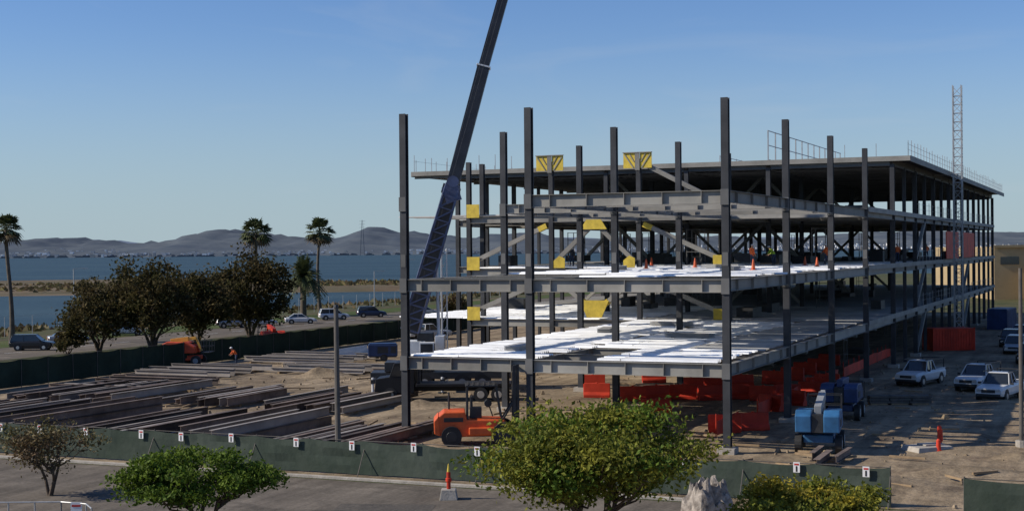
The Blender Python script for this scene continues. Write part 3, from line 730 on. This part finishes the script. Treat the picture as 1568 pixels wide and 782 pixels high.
# ------------------------------------------------------------ VEHICLES
def wheel(b,x,y,r,w_,mt=0,mh=1):
    b.cyl((x,y-w_/2,r),(x,y+w_/2,r),r,r,18,mt); sgn=1 if y>0 else -1
    b.cyl((x,y+sgn*(w_/2-.02),r),(x,y+sgn*(w_/2+.015),r),r*.55,r*.5,12,mh)
def ring(x,hw,z0,z1,tz=.18,ins=.12):
    return [Vector((x,-hw+ins*.4,z0)),Vector((x,-hw,z0+tz)),Vector((x,-hw,z1-tz)),Vector((x,-hw+ins,z1)),Vector((x,hw-ins,z1)),Vector((x,hw,z1-tz)),Vector((x,hw,z0+tz)),Vector((x,hw-ins*.4,z0))]
def car(name,M,paint,kind='car'):
    root=empty(name,M); b=MB(); g=MB(); w_=MB(); d=MB()
    if kind=='pickup':
        hw=.98; st=[(-2.8,.9,.55,1.1),(-2.7,.97,.45,1.14),(-.9,.98,.42,1.14),(.7,.98,.42,1.12),(1.1,.97,.42,1.12),(2.5,.93,.42,1.04),(2.75,.86,.5,.96)]
        gh=[(-.85,.88,1.13,1.2),(-.68,.74,1.13,1.80),(.35,.74,1.12,1.82),(1.05,.88,1.1,1.14)]; wx=(-1.75,1.75); r=.4
    elif kind=='suv':
        hw=.95; st=[(-2.3,.86,.5,1.0),(-2.2,.93,.4,1.05),(0,.95,.36,1.05),(1.2,.94,.36,1.02),(2.1,.9,.4,.9),(2.3,.8,.45,.75)]
        gh=[(-2.2,.82,1.03,1.15),(-1.95,.74,1.03,1.68),(.4,.76,1.04,1.72),(1.15,.85,1.02,1.08)]; wx=(-1.35,1.4); r=.36
    else:
        hw=.9; st=[(-2.3,.78,.45,.85),(-2.2,.87,.34,.93),(-1.3,.9,.3,.98),(.9,.9,.3,.95),(2.0,.85,.34,.78),(2.28,.74,.4,.65)]
        gh=[(-1.75,.78,.95,1.0),(-1.0,.66,.95,1.42),(.2,.67,.95,1.45),(1.0,.8,.93,.98)]; wx=(-1.35,1.38); r=.33
    b.loft([ring(x,h,a,c_) for x,h,a,c_ in st])
    g.loft([[Vector((x,-h-.03,z0)),Vector((x,-h+.06,z1)),Vector((x,h-.06,z1)),Vector((x,h+.03,z0))] for x,h,z0,z1 in gh])
    (xa,ha,_,za),(xb,hb,_,zb)=gh[1],gh[2]
    b.box(((xa+xb)/2,0,(za+zb)/2+.02),(xb-xa+.12,2*ha-.06,.05))
    for sgn in (-1,1):
        b.bar((gh[0][0],sgn*(gh[0][1]+.03),gh[0][2]),(xa,sgn*(ha-.04),za),.09,.07); b.bar((gh[3][0],sgn*(gh[3][1]+.03),gh[3][2]),(xb,sgn*(hb-.04),zb),.06,.06)
        xm=(xa+xb)/2; b.bar((xm,sgn*(ha+.07),gh[1][2]),(xm,sgn*(ha-.045),za),.07,.05)
        d.box((wx[1]-.35 if kind!='pickup' else .95,sgn*(hw+.1),gh[3][2]+.08),(.12,.2,.14))
        for x in wx: wheel(w_,x,sgn*(hw-.1),r,.24); d.cyl((x,sgn*(hw-.06),r+.02),(x,sgn*(hw+.005),r+.02),r*1.18,r*1.18,18)
    if kind=='pickup':
        d.box((-1.75,0,1.145),(1.7,1.6,.02)); b.box((-2.66,0,1.16),(.06,1.8,.06)); b.box((-1.75,.9,1.16),(1.9,.08,.06)); b.box((-1.75,-.9,1.16),(1.9,.08,.06))
        for sgn in (-1,1): d.bar((-2.6,sgn*.85,1.9),(1.0,sgn*.85,1.95),.06,.06); d.bar((-2.55,sgn*.85,1.15),(-2.55,sgn*.85,1.9),.06,.06)
        d.bar((-2.55,-.85,1.9),(-2.55,.85,1.9),.06,.06)
    xf=st[-1][0]; zf=st[-1][3]
    d.box((xf+.01,0,(st[-1][2]+zf)/2+.05),(.05,.9,.2)); 
    lm=MB()
    for sgn in (-1,1): lm.box((xf-.01,sgn*.62,zf-.14),(.08,.26,.14),mat=0); lm.box((st[0][0]-.01,sgn*.7,st[0][3]-.2),(.06,.16,.26),mat=1)
    (d if kind=='pickup' else b).box((xf+.03,0,st[-1][2]+.02),(.12,1.6,.16)); d.box((0,0,.3),(wx[1]-wx[0]+.6,1.5,.2))
    b.obj('body',[paint],parent=root,bevel=.02,smooth=False); g.obj('windows',[M_glass],parent=root); w_.obj('wheels',[M_blk,M_chrome],parent=root); d.obj('trim',[M_dark],parent=root); lm.obj('lamps',[M_chrome,M_lens],parent=root)
    return root
M_pblack=mat('black_car_paint',(0.02,0.022,0.026),0.25,0,0.1,1); M_psilver=mat('silver_car_paint',(0.4,0.41,0.42),0.3,0.4,0.05,1); M_pblue=mat('dark_blue_car_paint',(0.03,0.05,0.10),0.3,0.1,0.05,1)
M_pwhite=mat('white_car_paint',(0.6,0.61,0.62),0.35,0,0.1,1)
car('parked_pickup_truck',place(30.9,109,-128),M_pwhite,'pickup'); car('parked_pickup_truck',place(34.0,105,-126),M_pwhite,'pickup'); car('parked_pickup_truck',place(33.2,98,-124),M_pwhite,'pickup')
car('parked_car',place(-52.5,157,5),M_pblack,'suv'); car('parked_car',place(-49.5,184,15),M_pwhite,'suv'); car('parked_car',place(-52.0,168,25),M_psilver,'car')
car('parked_car',place(-31,210,12),M_pwhite,'car'); car('parked_car',place(-27.5,221,15),M_pwhite,'suv'); car('parked_car',place(-22.5,229,12),M_pblue,'suv'); car('parked_car',place(-39,200,20),M_psilver,'suv'); car('parked_car',place(-36,205,20),M_pwhite,'car')
car('parked_car',place(-14,232,12),M_psilver,'car'); car('parked_pickup_truck',place(-10,170,30),M_pwhite,'pickup')
for k,(x,y) in enumerate(((52,150),(56,158),(60,166),(58,146),(64,174),(49,140),(46,128),(49,124))): car('parked_car',place(x,y,-115),[M_pblack,M_pblue,M_psilver][k%3],'suv')
def forklift(M):
    root=empty('forklift',M); b=MB(); d=MB(); w_=MB()
    b.prism([(-2.0,.55),(-2.05,1.35),(-1.75,1.6),(-.75,1.62),(-.7,1.25),(1.05,1.2),(1.25,.95),(1.25,.5),(-1.3,.45)],-.85,.85)
    b.prism([(-2.2,.6),(-2.22,1.2),(-2.0,1.45),(-1.9,.5)],-.9,.9); b.box((.35,.95,.72),(1.9,.22,.35)); b.box((.35,-.95,.72),(1.9,.22,.35))
    for x in (-.65,.95):
        for s in (-.68,.68): d.bar((x,s,1.2),(x-(.0 if x<0 else .25),s*.92,2.75),.09,.09)
    d.box((.02,0,2.78),(1.5,1.4,.07))
    for k in range(6): d.bar((-.6+k*.25,-.66,2.84),(-.6+k*.25,.66,2.84),.05,.05)
    d.box((-.25,0,1.5),(.55,.55,.5)); d.box((-.45,0,1.95),(.12,.5,.6)); d.bar((.55,0,1.3),(.35,0,1.9),.06,.06); d.cyl((.33,-.18,1.92),(.33,.18,1.92),.18,.18,10)
    for s in (-.42,.42):
        d.box((1.55,s,1.95),(.16,.14,3.5)); d.box((1.72,s*.8,2.1),(.14,.12,3.3)); d.cyl((1.6,s*.5,.5),(1.6,s*.5,3.3),.06,.06,8); d.bar((.9,s*1.1,1.0),(1.5,s,2.0),.08,.08)
        d.box((2.35,s,.22),(1.3,.16,.07))
    for z in (.5,1.4,2.6,3.65): d.box((1.6,0,z),(.12,.95,.14))
    d.box((1.86,0,.6),(.06,1.5,.12)); d.box((1.86,0,1.0),(.06,1.5,.12)); d.box((-1.3,-.86,1.25),(.9,.03,.2)); d.box((-2.06,0,1.0),(.06,1.0,.35))
    for s in (-.88,.88): wheel(w_,1.05,s,.56,.42,0,1); wheel(w_,-1.4,s,.48,.32,0,1)
    d.cyl((-1.5,.5,1.6),(-1.5,.5,2.4),.05,.05,8)
    b.obj('chassis',[M_org],parent=root,bevel=.05); d.obj('mast_and_guard',[M_dark],parent=root,bevel=.01); w_.obj('wheels',[M_blk,M_dark],parent=root)
forklift(place(-1.75,77.6,3)@Matrix.Scale(1.15,4))
def boom_lift(name,M,pa,pb,raised=.25,bl=4.2,jib=True):
    root=empty(name,M); b=MB(); d=MB(); w_=MB(); o=MB()
    b.box((0,0,.75),(2.6,1.5,.4)); b.box((0,0,.6),(1.6,1.9,.2)); d.cyl((0,0,.95),(0,0,1.15),.6,.6,16)
    for (a,c_) in ((-1.1,-.3),(.3,1.1)): b.prism([(-2.0,1.15),(-2.1,2.0),(-1.6,2.25),(.3,2.15),(1.0,1.8),(1.1,1.2)],a,c_)
    d.box((-1.4,0,1.6),(1.1,.56,.9)); d.box((-1.0,-1.11,1.6),(.9,.03,.35)); d.box((.3,1.11,1.6),(.7,.03,.3))
    a=raised; p0=Vector((-1.5,0,2.25)); p1=p0+Vector((math.cos(a)*bl,0,math.sin(a)*bl))
    o.bar(p0,p1,.36,.42); p2=p1+Vector((math.cos(a)*.7,0,math.sin(a)*.7)); o.bar(p1,p2,.24,.28); p3=p2+Vector((.5,0,-1.2)); o.bar(p2,p3,.16,.2); d.cyl((.2,0,1.5),p0.lerp(p1,.55),.08,.08,8)
    q=p3+Vector((.6,0,-.1))
    d.box(q,(.8,1.8,.06))
    for sx_ in (-.38,.38):
        for sy_ in (-.88,0,.88): d.bar(q+Vector((sx_,sy_,0)),q+Vector((sx_,sy_,1.1)),.05,.05)
        for z in (.55,1.1): d.bar(q+Vector((sx_,-.88,z)),q+Vector((sx_,.88,z)),.045,.045)
    for sy_ in (-.88,.88):
        for z in (.55,1.1): d.bar(q+Vector((-.38,sy_,z)),q+Vector((.38,sy_,z)),.04,.04)
    for x in (-1.1,1.1):
        for s in (-1.0,1.0): wheel(w_,x,s,.48,.34,0,1)
    b.obj('chassis_and_covers',[pa],parent=root,bevel=.05); d.obj('fittings',[M_dark],parent=root); o.obj('boom',[pb],parent=root,bevel=.02); w_.obj('wheels',[M_blk,M_grey],parent=root)
M_yo=mat('yellow_orange_paint',(0.70,0.36,0.05),0.45,0,0.1,1)
M_ol=mat('lift_orange_paint',(0.66,0.075,0.02),0.5,0,0.2,1)
boom_lift('orange_boom_lift',place(-30.4,134,-3),M_ol,M_yo,.12,1.7)
boom_lift('blue_boom_lift',place(15.8,74.0,74),M_blue,M_grey,.12,3.4)
boom_lift('blue_boom_lift',place(20.2,88,70),M_navy,M_navy,-.02,3.0)
boom_lift('orange_boom_lift',place(-25.5,152,110),M_red,M_red,.1,3)
# ---- mobile crane
root=empty('mobile_crane',place(0,0,0)); b=MB(); d=MB(); w_=MB(); j=MB(); wh=MB()
cx,cy=-5.4,108.5
d.box((cx,cy,1.15),(10.5,2.6,.5)); d.box((cx+4.2,cy,1.75),(1.9,2.5,1.1)); d.box((cx+4.3,cy,2.4),(1.5,2.2,.5)); d.box((cx-2.4,cy,1.8),(3.6,2.5,.7))
for k in (-4.2,-2.9,-1.2,1.6,3.1):
    for s in (-1.15,1.15): 
        w_.cyl((cx+k,cy+s-.2,.62),(cx+k,cy+s+.2,.62),.62,.62,18,0); w_.cyl((cx+k,cy+s-.23,.62),(cx+k,cy+s+.23,.62),.3,.3,12,1)
for k in (-4.9,4.9,.2):
    d.bar((cx+k,cy-3.2,.9),(cx+k,cy+3.2,.9),.3,.3); 
    for s in(-3.1,3.1): wh.cyl((cx+k,cy+s,0.1),(cx+k,cy+s,1.2),.1,.1,8); d.cyl((cx+k,cy+s,0.03),(cx+k,cy+s,.12),.35,.35,10)
wh.box((cx-2.0,cy+.8,3.0),(1.6,2.2,1.3)); wh.box((cx-1.0,cy-1.3,2.9),(1.1,.9,1.5),mat=0); d.box((cx-1.0,cy-1.77,3.2),(.9,.03,.7)); d.box((cx-.43,cy-1.3,3.2),(.03,.7,.7))
wh.box((cx-.1,cy+.5,3.3),(.7,2.3,1.5)); d.box((cx-1.2,cy+.5,3.9),(1.2,1.4,.7))
P=[Vector((-7.9,109.6,4.2)),Vector((-4.55,110.5,15.4)),Vector((-2.05,111.2,24.7)),Vector((2.2,112.3,39.5))]
b.bar(P[0],P[1],1.0,1.15); b.bar(P[1]-(P[1]-P[0]).normalized()*.2,P[2],.82,.95); b.bar(P[2],P[3],.68,.8)
wh.bar(P[2]-(P[2]-P[1]).normalized()*.12,P[2],.95,1.1); b.bar(P[1]-(P[1]-P[0]).normalized()*.7,P[1],1.15,1.35)
dirb=(P[1]-P[0]).normalized(); sidey=Vector((0,-1,0)); up=dirb.cross(sidey).normalized()
def jp(t,a,c_): return P[0]+dirb*t+sidey*(1.25+a*.5)+up*(c_*.66+.1)
Lj=11.8
for a in (-1,1):
    for c_ in (-1,1): j.bar(jp(.3,a,c_),jp(Lj,a*.7,c_*.75),.14,.14)
for k in range(12):
    t=.3+k*.96; f0=1-.25*k/12; f1=1-.25*(k+1)/12
    for (a,c_),(a2,c2) in (((-1,-1),(1,-1)),((-1,1),(1,1)),((-1,-1),(-1,1)),((1,-1),(1,1))):
        j.bar(jp(t,a,c_*f0),jp(t+.96,a2,c2*f1),.09,.09); j.bar(jp(t,a,c_*f0),jp(t,a2,c2*f0),.07,.07)
wh.cyl((-5.6,109.4,3.2),P[0].lerp(P[1],.62),.14,.11,10)
wh.bar((-5.5,112,0),(-5.5,112,10.6),.14,.14); wh.bar((-5.1,112,0),(-5.1,112,10.6),.1,.1)
for k in range(12): wh.bar((-5.5,112,.5+k*.85),(-5.1,112,1.3+k*.85),.05,.05)
b.cyl(P[3],(9.5,112.6,30),.02,.02,4)
for o_ in (-.15,.15): b.cyl(P[0]+Vector((o_,-1,.8)),P[3]+Vector((o_,-.6,.2)),.02,.02,4)
j.box(P[1]+Vector((.0,-.9,-.6)),(1.2,.5,1.3),M=Matrix.Rotation(-.3,3,'Y')); j.cyl(P[1]+Vector((.1,-1.2,.3)),P[1]+Vector((.1,-.6,.3)),.45,.45,14)
b.obj('boom',[M_crane],parent=root,bevel=.04); d.obj('carrier',[M_dark],parent=root,bevel=.05); w_.obj('wheels',[M_blk,M_grey],parent=root); j.obj('stowed_jib',[M_craneb],parent=root); wh.obj('superstructure_and_outriggers',[M_white],parent=root,bevel=.03)
def flatbed(M,name='flatbed_truck',col=None):
    root=empty(name,M); d=MB(); w_=MB(); g=MB()
    d.prism([(2.2,.6),(2.2,2.6),(2.5,2.75),(3.6,2.7),(3.95,1.75),(4.9,1.6),(5.0,.6)],-1.15,1.15); d.box((-1.2,0,1.15),(6.6,2.4,.22)); d.box((0,0,.85),(8,.9,.3)); d.bar((1.9,-1,1.2),(1.9,-1,2.4),.1,.1); d.bar((1.9,1,1.2),(1.9,1,2.4),.1,.1); d.bar((1.9,-1,2.4),(1.9,1,2.4),.1,.1)
    g.prism([(3.0,1.8),(3.0,2.5),(3.55,2.5),(3.85,1.8)],-1.17,1.17)
    for x in (-3.6,-2.4,3.9):
        for s in (-1,1): wheel(w_,x,s*1.0,.5,.4)
    d.obj('cab_and_bed',[col or M_dark],parent=root,bevel=.04); w_.obj('wheels',[M_blk,M_chrome],parent=root); g.obj('windows',[M_glass],parent=root)
M_tr=mat('black_truck_paint',(0.014,0.014,0.016),0.5,0,0.2,1,spec=0.25)
flatbed(place(-4.6,100.5,178),col=M_tr)
root=empty('generator_trailer',place(-12.4,137,5)); b=MB(); d=MB()
b.box((0,0,1.05),(2.8,1.5,1.1)); b.box((0,0,1.66),(2.6,1.3,.12)); d.box((0,-.76,1.1),(1.0,.02,.6)); d.box((1.0,-.76,1.1),(.5,.02,.6)); d.bar((-1.4,0,.6),(-2.5,0,.45),.1,.1); d.box((0,0,.45),(2.6,1.0,.12))
for s in (-.8,.8): wheel(d,.1,s,.36,.22,1,0)
b.obj('housing',[M_navy],parent=root,bevel=.06); d.obj('chassis',[M_dark,M_blk],parent=root)
b=MB(); b.bar((-1.8,0,.5),(1.2,.4,.9),.08,1.0); b.bar((-1,0,0),(-1,0,.7),.1,.1); b.bar((1,.3,0),(1,.3,.9),.1,.1); b.bar((-1.4,-.6,.3),(1.5,-.3,.7),.06,.8); b.obj('white_sheet_stack',[M_white],place(-15.3,139,0))
# ------------------------------------------------------------ BARRIERS
def barrier(x,y,a,m=M_red):
    b=MB(); b.prism([(-.3,0.05),(-.3,.25),(-.14,.45),(-.09,1.05),(.09,1.05),(.14,.45),(.3,.25),(.3,.05)],-.92,.92)
    for s in (-.5,.5): b.box((0,s,.03),(.5,.3,.06))
    b.cyl((0,0,1.05),(0,0,1.12),.09,.09,8); b.box((0,.93,.6),(.1,.08,.8)); b.obj('water_filled_barrier',[m],place(x,y,a),bevel=.02)
for k,(x,y,a) in enumerate(((12.0,81.4,80),(13.7,82.2,100),(5.9,101,80),(8.2,98.6,95),(9.9,99.3,105),(11.8,99.6,80),(13.6,98.8,100),(15.4,99.4,85),(17.1,98.2,75),(18.9,99,95),(9.0,90,92),(13,105,90),(15,106,85),(17,107,95),(20,110,60),(22,113,60),(24,118,66),(26,122,66),(28,127,66),(16.5,92,40),(18.5,95,50),(21,101,64),(22.2,104,66),(23.4,107,66),(11,112,90),(6,108,85))):
    barrier(x,y,a)
b=MB()
for k in range(26):
    u=6+k*2.4; z=1.15
    if k in (2,3,9,15): continue
    b.add([(u,2.2+.1*noise.noise(Vector((u,0,0))),.1),(u+2.4,2.2+.1*noise.noise(Vector((u+2.4,0,0))),.1),(u+2.4,2.2,z-.25+.3*noise.noise(Vector((u+2.4,5,0)))),(u,2.2,z-.25+.3*noise.noise(Vector((u,5,0))))],[(0,1,2,3)]); b.bar((u,2.25,0),(u,2.25,1.3),.05,.05)
b.obj('orange_mesh_fence',[M_red],SITE)
b=MB()
b.box((0,0,1.15),(4.4,2.3,2.2))
for k in range(15): b.box((-2.05+k*.29,-1.17,1.15),(.12,.06,2.0)); b.box((-2.05+k*.29,1.17,1.15),(.12,.06,2.0))
for x in (-2.2,2.2):
    for y_ in (-1.15,1.15): b.box((x,y_,1.15),(.12,.12,2.34))
b.obj('red_container',[M_red],place(44,145,10))
b=MB(); b.box((0,0,1.3),(6,2.4,2.6)); 
for k in range(20): b.box((-2.85+k*.3,-1.22,1.3),(.14,.06,2.3))
b.obj('storage_container',[M_navy],place(62,182,60))
b=MB(); b.box((0,0,.22),(.75,.75,.44),mat=1,top=(.8,.8)); b.cyl((0,0,.44),(0,0,1.15),.085,.085,12,0); b.cyl((0,0,1.15),(0,0,1.5),.07,.02,12,2); b.cyl((0,0,.75),(0,0,.9),.13,.13,10,0)
b.obj('red_bollard',[M_red,M_conc,M_yel],place(-2.75,60.4),bevel=.02)
for (x,y,h) in ((22.1,74.5,1.05),(21.6,73.0,.55),(22.6,76,.7)):
    b=MB(); b.cyl((0,0,.0),(0,0,.06),.2,.2,12,0); b.cyl((0,0,.06),(0,0,h),.13,.11,12,0); b.cyl((0,0,h),(0,0,h+.08),.11,.05,12,0); b.obj('red_standpipe',[M_red],place(x,y,0,.05))
b=MB(); b.box((0,0,.14),(2.2,1.6,.26),top=(.92,.9)); b.box((.3,.1,.31),(1.2,.8,.08)); b.obj('concrete_manhole_base',[M_conc],place(21.2,73.6,20),bevel=.03)
b=MB()
for g_ in range(3):
    for k in range(6):
        for q in range(3): b.bar((g_*1.35+U(-.1,.1),k*.17,.2+q*.17),(g_*1.35+1.25+U(-.1,.1),k*.17,.2+q*.17),.14,.14,0)
    b.box((g_*1.35+.6,.45,.07),(1.1,1.0,.12),mat=1)
b.obj('palletised_materials',[M_pole,M_wood],place(23.6,95,-3))
# ------------------------------------------------------------ tan building right
root=empty('tan_building',place(0,0)); b=MB(); d=MB()
b.box((124,300,5.15),(60,40,10.3)); b.box((124,279.7,10.4),(60.4,.5,.5)); b.box((120,272,3.2),(40,16,6.4)); b.box((120,263.9,6.5),(40.3,.4,.4))
for k in range(9): d.box((97+k*6,279.95,7.6),(3.6,.2,1.5))
for k in range(6): d.box((103+k*6,263.9,2.4),(2.6,.2,2.2))
b.obj('walls',[M_tan],parent=root); d.obj('windows',[M_glass],parent=root)
# ------------------------------------------------------------ PEOPLE
def worker(name,M,vest,pose='stand',seed=0):
    random.seed(seed)
    J={'pel':(0,0,.95),'sp':(0.02,0,1.15),'ch':(0.02,0,1.36),'nk':(0.03,0,1.5),'hd':(0.04,0,1.6),
       'hl':(0,.1,.9),'kl':(.04,.12,.5),'al':(0,.13,.1),'fl':(.17,.14,.05),'hr':(0,-.1,.9),'kr':(.04,-.12,.5),'ar':(0,-.13,.1),'fr':(.17,-.14,.05),
       'sl':(0,.19,1.42),'el':(0,.27,1.14),'wl':(.12,.26,.92),'sr':(0,-.19,1.42),'er':(0,-.27,1.14),'wr':(.12,-.26,.92)}
    if pose=='walk': J.update(kl=(.2,.1,.52),al=(.22,.1,.1),fl=(.39,.1,.07),kr=(-.08,-.1,.5),ar=(-.34,-.1,.16),fr=(-.2,-.1,.05),el=(-.12,.27,1.15),wl=(-.05,.28,.92),er=(.1,-.27,1.15),wr=(.3,-.24,1.02))
    if pose=='lean': J.update(sp=(.12,0,1.12),ch=(.27,0,1.28),nk=(.38,0,1.38),hd=(.45,0,1.46),sl=(.26,.19,1.33),sr=(.26,-.19,1.33),el=(.38,.24,1.07),wl=(.55,.2,.92),er=(.38,-.24,1.07),wr=(.55,-.18,.94),kl=(.08,.13,.5),kr=(-.02,-.13,.5))
    rad={'pel':.15,'sp':.135,'ch':.155,'nk':.065,'hd':.06,'hl':.1,'kl':.068,'al':.048,'fl':.045,'hr':.1,'kr':.068,'ar':.048,'fr':.045,'sl':.07,'el':.05,'wl':.034,'sr':.07,'er':.05,'wr':.034}
    ks=list(J); E=[('pel','sp'),('sp','ch'),('ch','nk'),('nk','hd'),('pel','hl'),('hl','kl'),('kl','al'),('al','fl'),('pel','hr'),('hr','kr'),('kr','ar'),('ar','fr'),('ch','sl'),('sl','el'),('el','wl'),('ch','sr'),('sr','er'),('er','wr')]
    me=bpy.data.meshes.new('b'); me.from_pydata([J[k] for k in ks],[(ks.index(a),ks.index(c_)) for a,c_ in E],[]); o=bpy.data.objects.new('b',me); scene.collection.objects.link(o)
    md=o.modifiers.new('s','SKIN')
    for i,k in enumerate(ks): me.skin_vertices[0].data[i].radius=(rad[k],rad[k]); me.skin_vertices[0].data[i].use_root=(k=='pel')
    o.modifiers.new('ss','SUBSURF').levels=2
    dg=bpy.context.evaluated_depsgraph_get(); m2=bpy.data.meshes.new_from_object(o.evaluated_get(dg)); bpy.data.objects.remove(o)
    for m_ in (M_jean,vest,M_skin,M_dark): m2.materials.append(m_)
    for p in m2.polygons:
        c_=p.center; p.use_smooth=True
        nk=Vector(J['nk'])
        if (c_-Vector(J['hd'])).length<.13 and c_.z>nk.z-.02: p.material_index=2
        elif c_.z<.12: p.material_index=3
        elif c_.z<.97 and min((c_-Vector(J['wl'])).length,(c_-Vector(J['wr'])).length)>.2: p.material_index=0
        elif min((c_-Vector(J['wl'])).length,(c_-Vector(J['wr'])).length)<.06: p.material_index=2
        else: p.material_index=1
    root=empty(name,M); ob=bpy.data.objects.new('body',m2); scene.collection.objects.link(ob); ob.parent=root
    h=MB(); hd=Vector(J['hd'])+Vector((.02,0,.05))
    rings=[]
    for z,r in ((-.11,.045),(-.08,.07),(-.03,.085),(.03,.09),(.08,.08),(.115,.04)): rings.append([hd+Vector((math.cos(t)*r*1.12,math.sin(t)*r*.9,z)) for t in [k*math.pi/6 for k in range(12)]])
    h.loft(rings,0); h.box(hd+Vector((.105,0,-.01)),(.03,.025,.045),mat=0)
    for s in (-.035,.035): h.box(hd+Vector((.092,s,.02)),(.015,.022,.012),mat=2)
    h.box(hd+Vector((.088,0,-.055)),(.012,.05,.01),mat=2)
    for s in (-1,1): h.box(hd+Vector((0,s*.085,0)),(.035,.015,.055),mat=0)
    hr=[]
    for z,r in ((.035,.118),(.05,.115),(.09,.108),(.13,.08),(.155,.03)): hr.append([hd+Vector((math.cos(t)*r*1.15,math.sin(t)*r,z)) for t in [k*math.pi/6 for k in range(12)]])
    h.loft(hr,1); h.box(hd+Vector((.13,0,.04)),(.09,.15,.012),mat=1)
    for wk,ek,sg in (('wl','el',1),('wr','er',-1)):
        w_=Vector(J[wk]); dd=(w_-Vector(J[ek])).normalized(); sd=Vector((dd.z,0,-dd.x)).normalized(); h.bar(w_-dd*.01,w_+dd*.09,.035,.08,0)
        for k in range(4):
            o_=sd*(-.032+k*.021); l=(.062,.075,.07,.055)[k]; p=w_+dd*.085+o_; q=p+dd*l*.55; h.tube([p,q,q+dd*l*.4+Vector((0,-sg*.02,0))],[.010,.009,.007],6,0)
        p=w_+dd*.03+sd*.035; h.tube([p,p+dd*.035+sd*.025,p+dd*.065+sd*.03],[.011,.010,.008],6,0)
    h.obj('head_and_hands',[M_skin,M_signw,M_dark],parent=root,smooth=True)
worker('construction_worker',place(-25.9,134.4,-150),M_vest,'lean',1)
worker('construction_worker',place(-33.9,126.6,-60),M_vesty,'stand',2)
for k,(u,v,a,p,ve) in enumerate(((46,26,100,'stand',M_dark),(47,22,200,'walk',M_dark),(44,9.5,30,'stand',M_vest),(48,8.6,140,'lean',M_vesty),(52,5,200,'walk',M_vest),(72,2,90,'stand',M_vest),(90,1.5,90,'walk',M_vest))):
    worker('construction_worker',place(*W(u,v)[:2],a,Z3+.1),ve,p,10+k)
print('objects',len(bpy.data.objects))
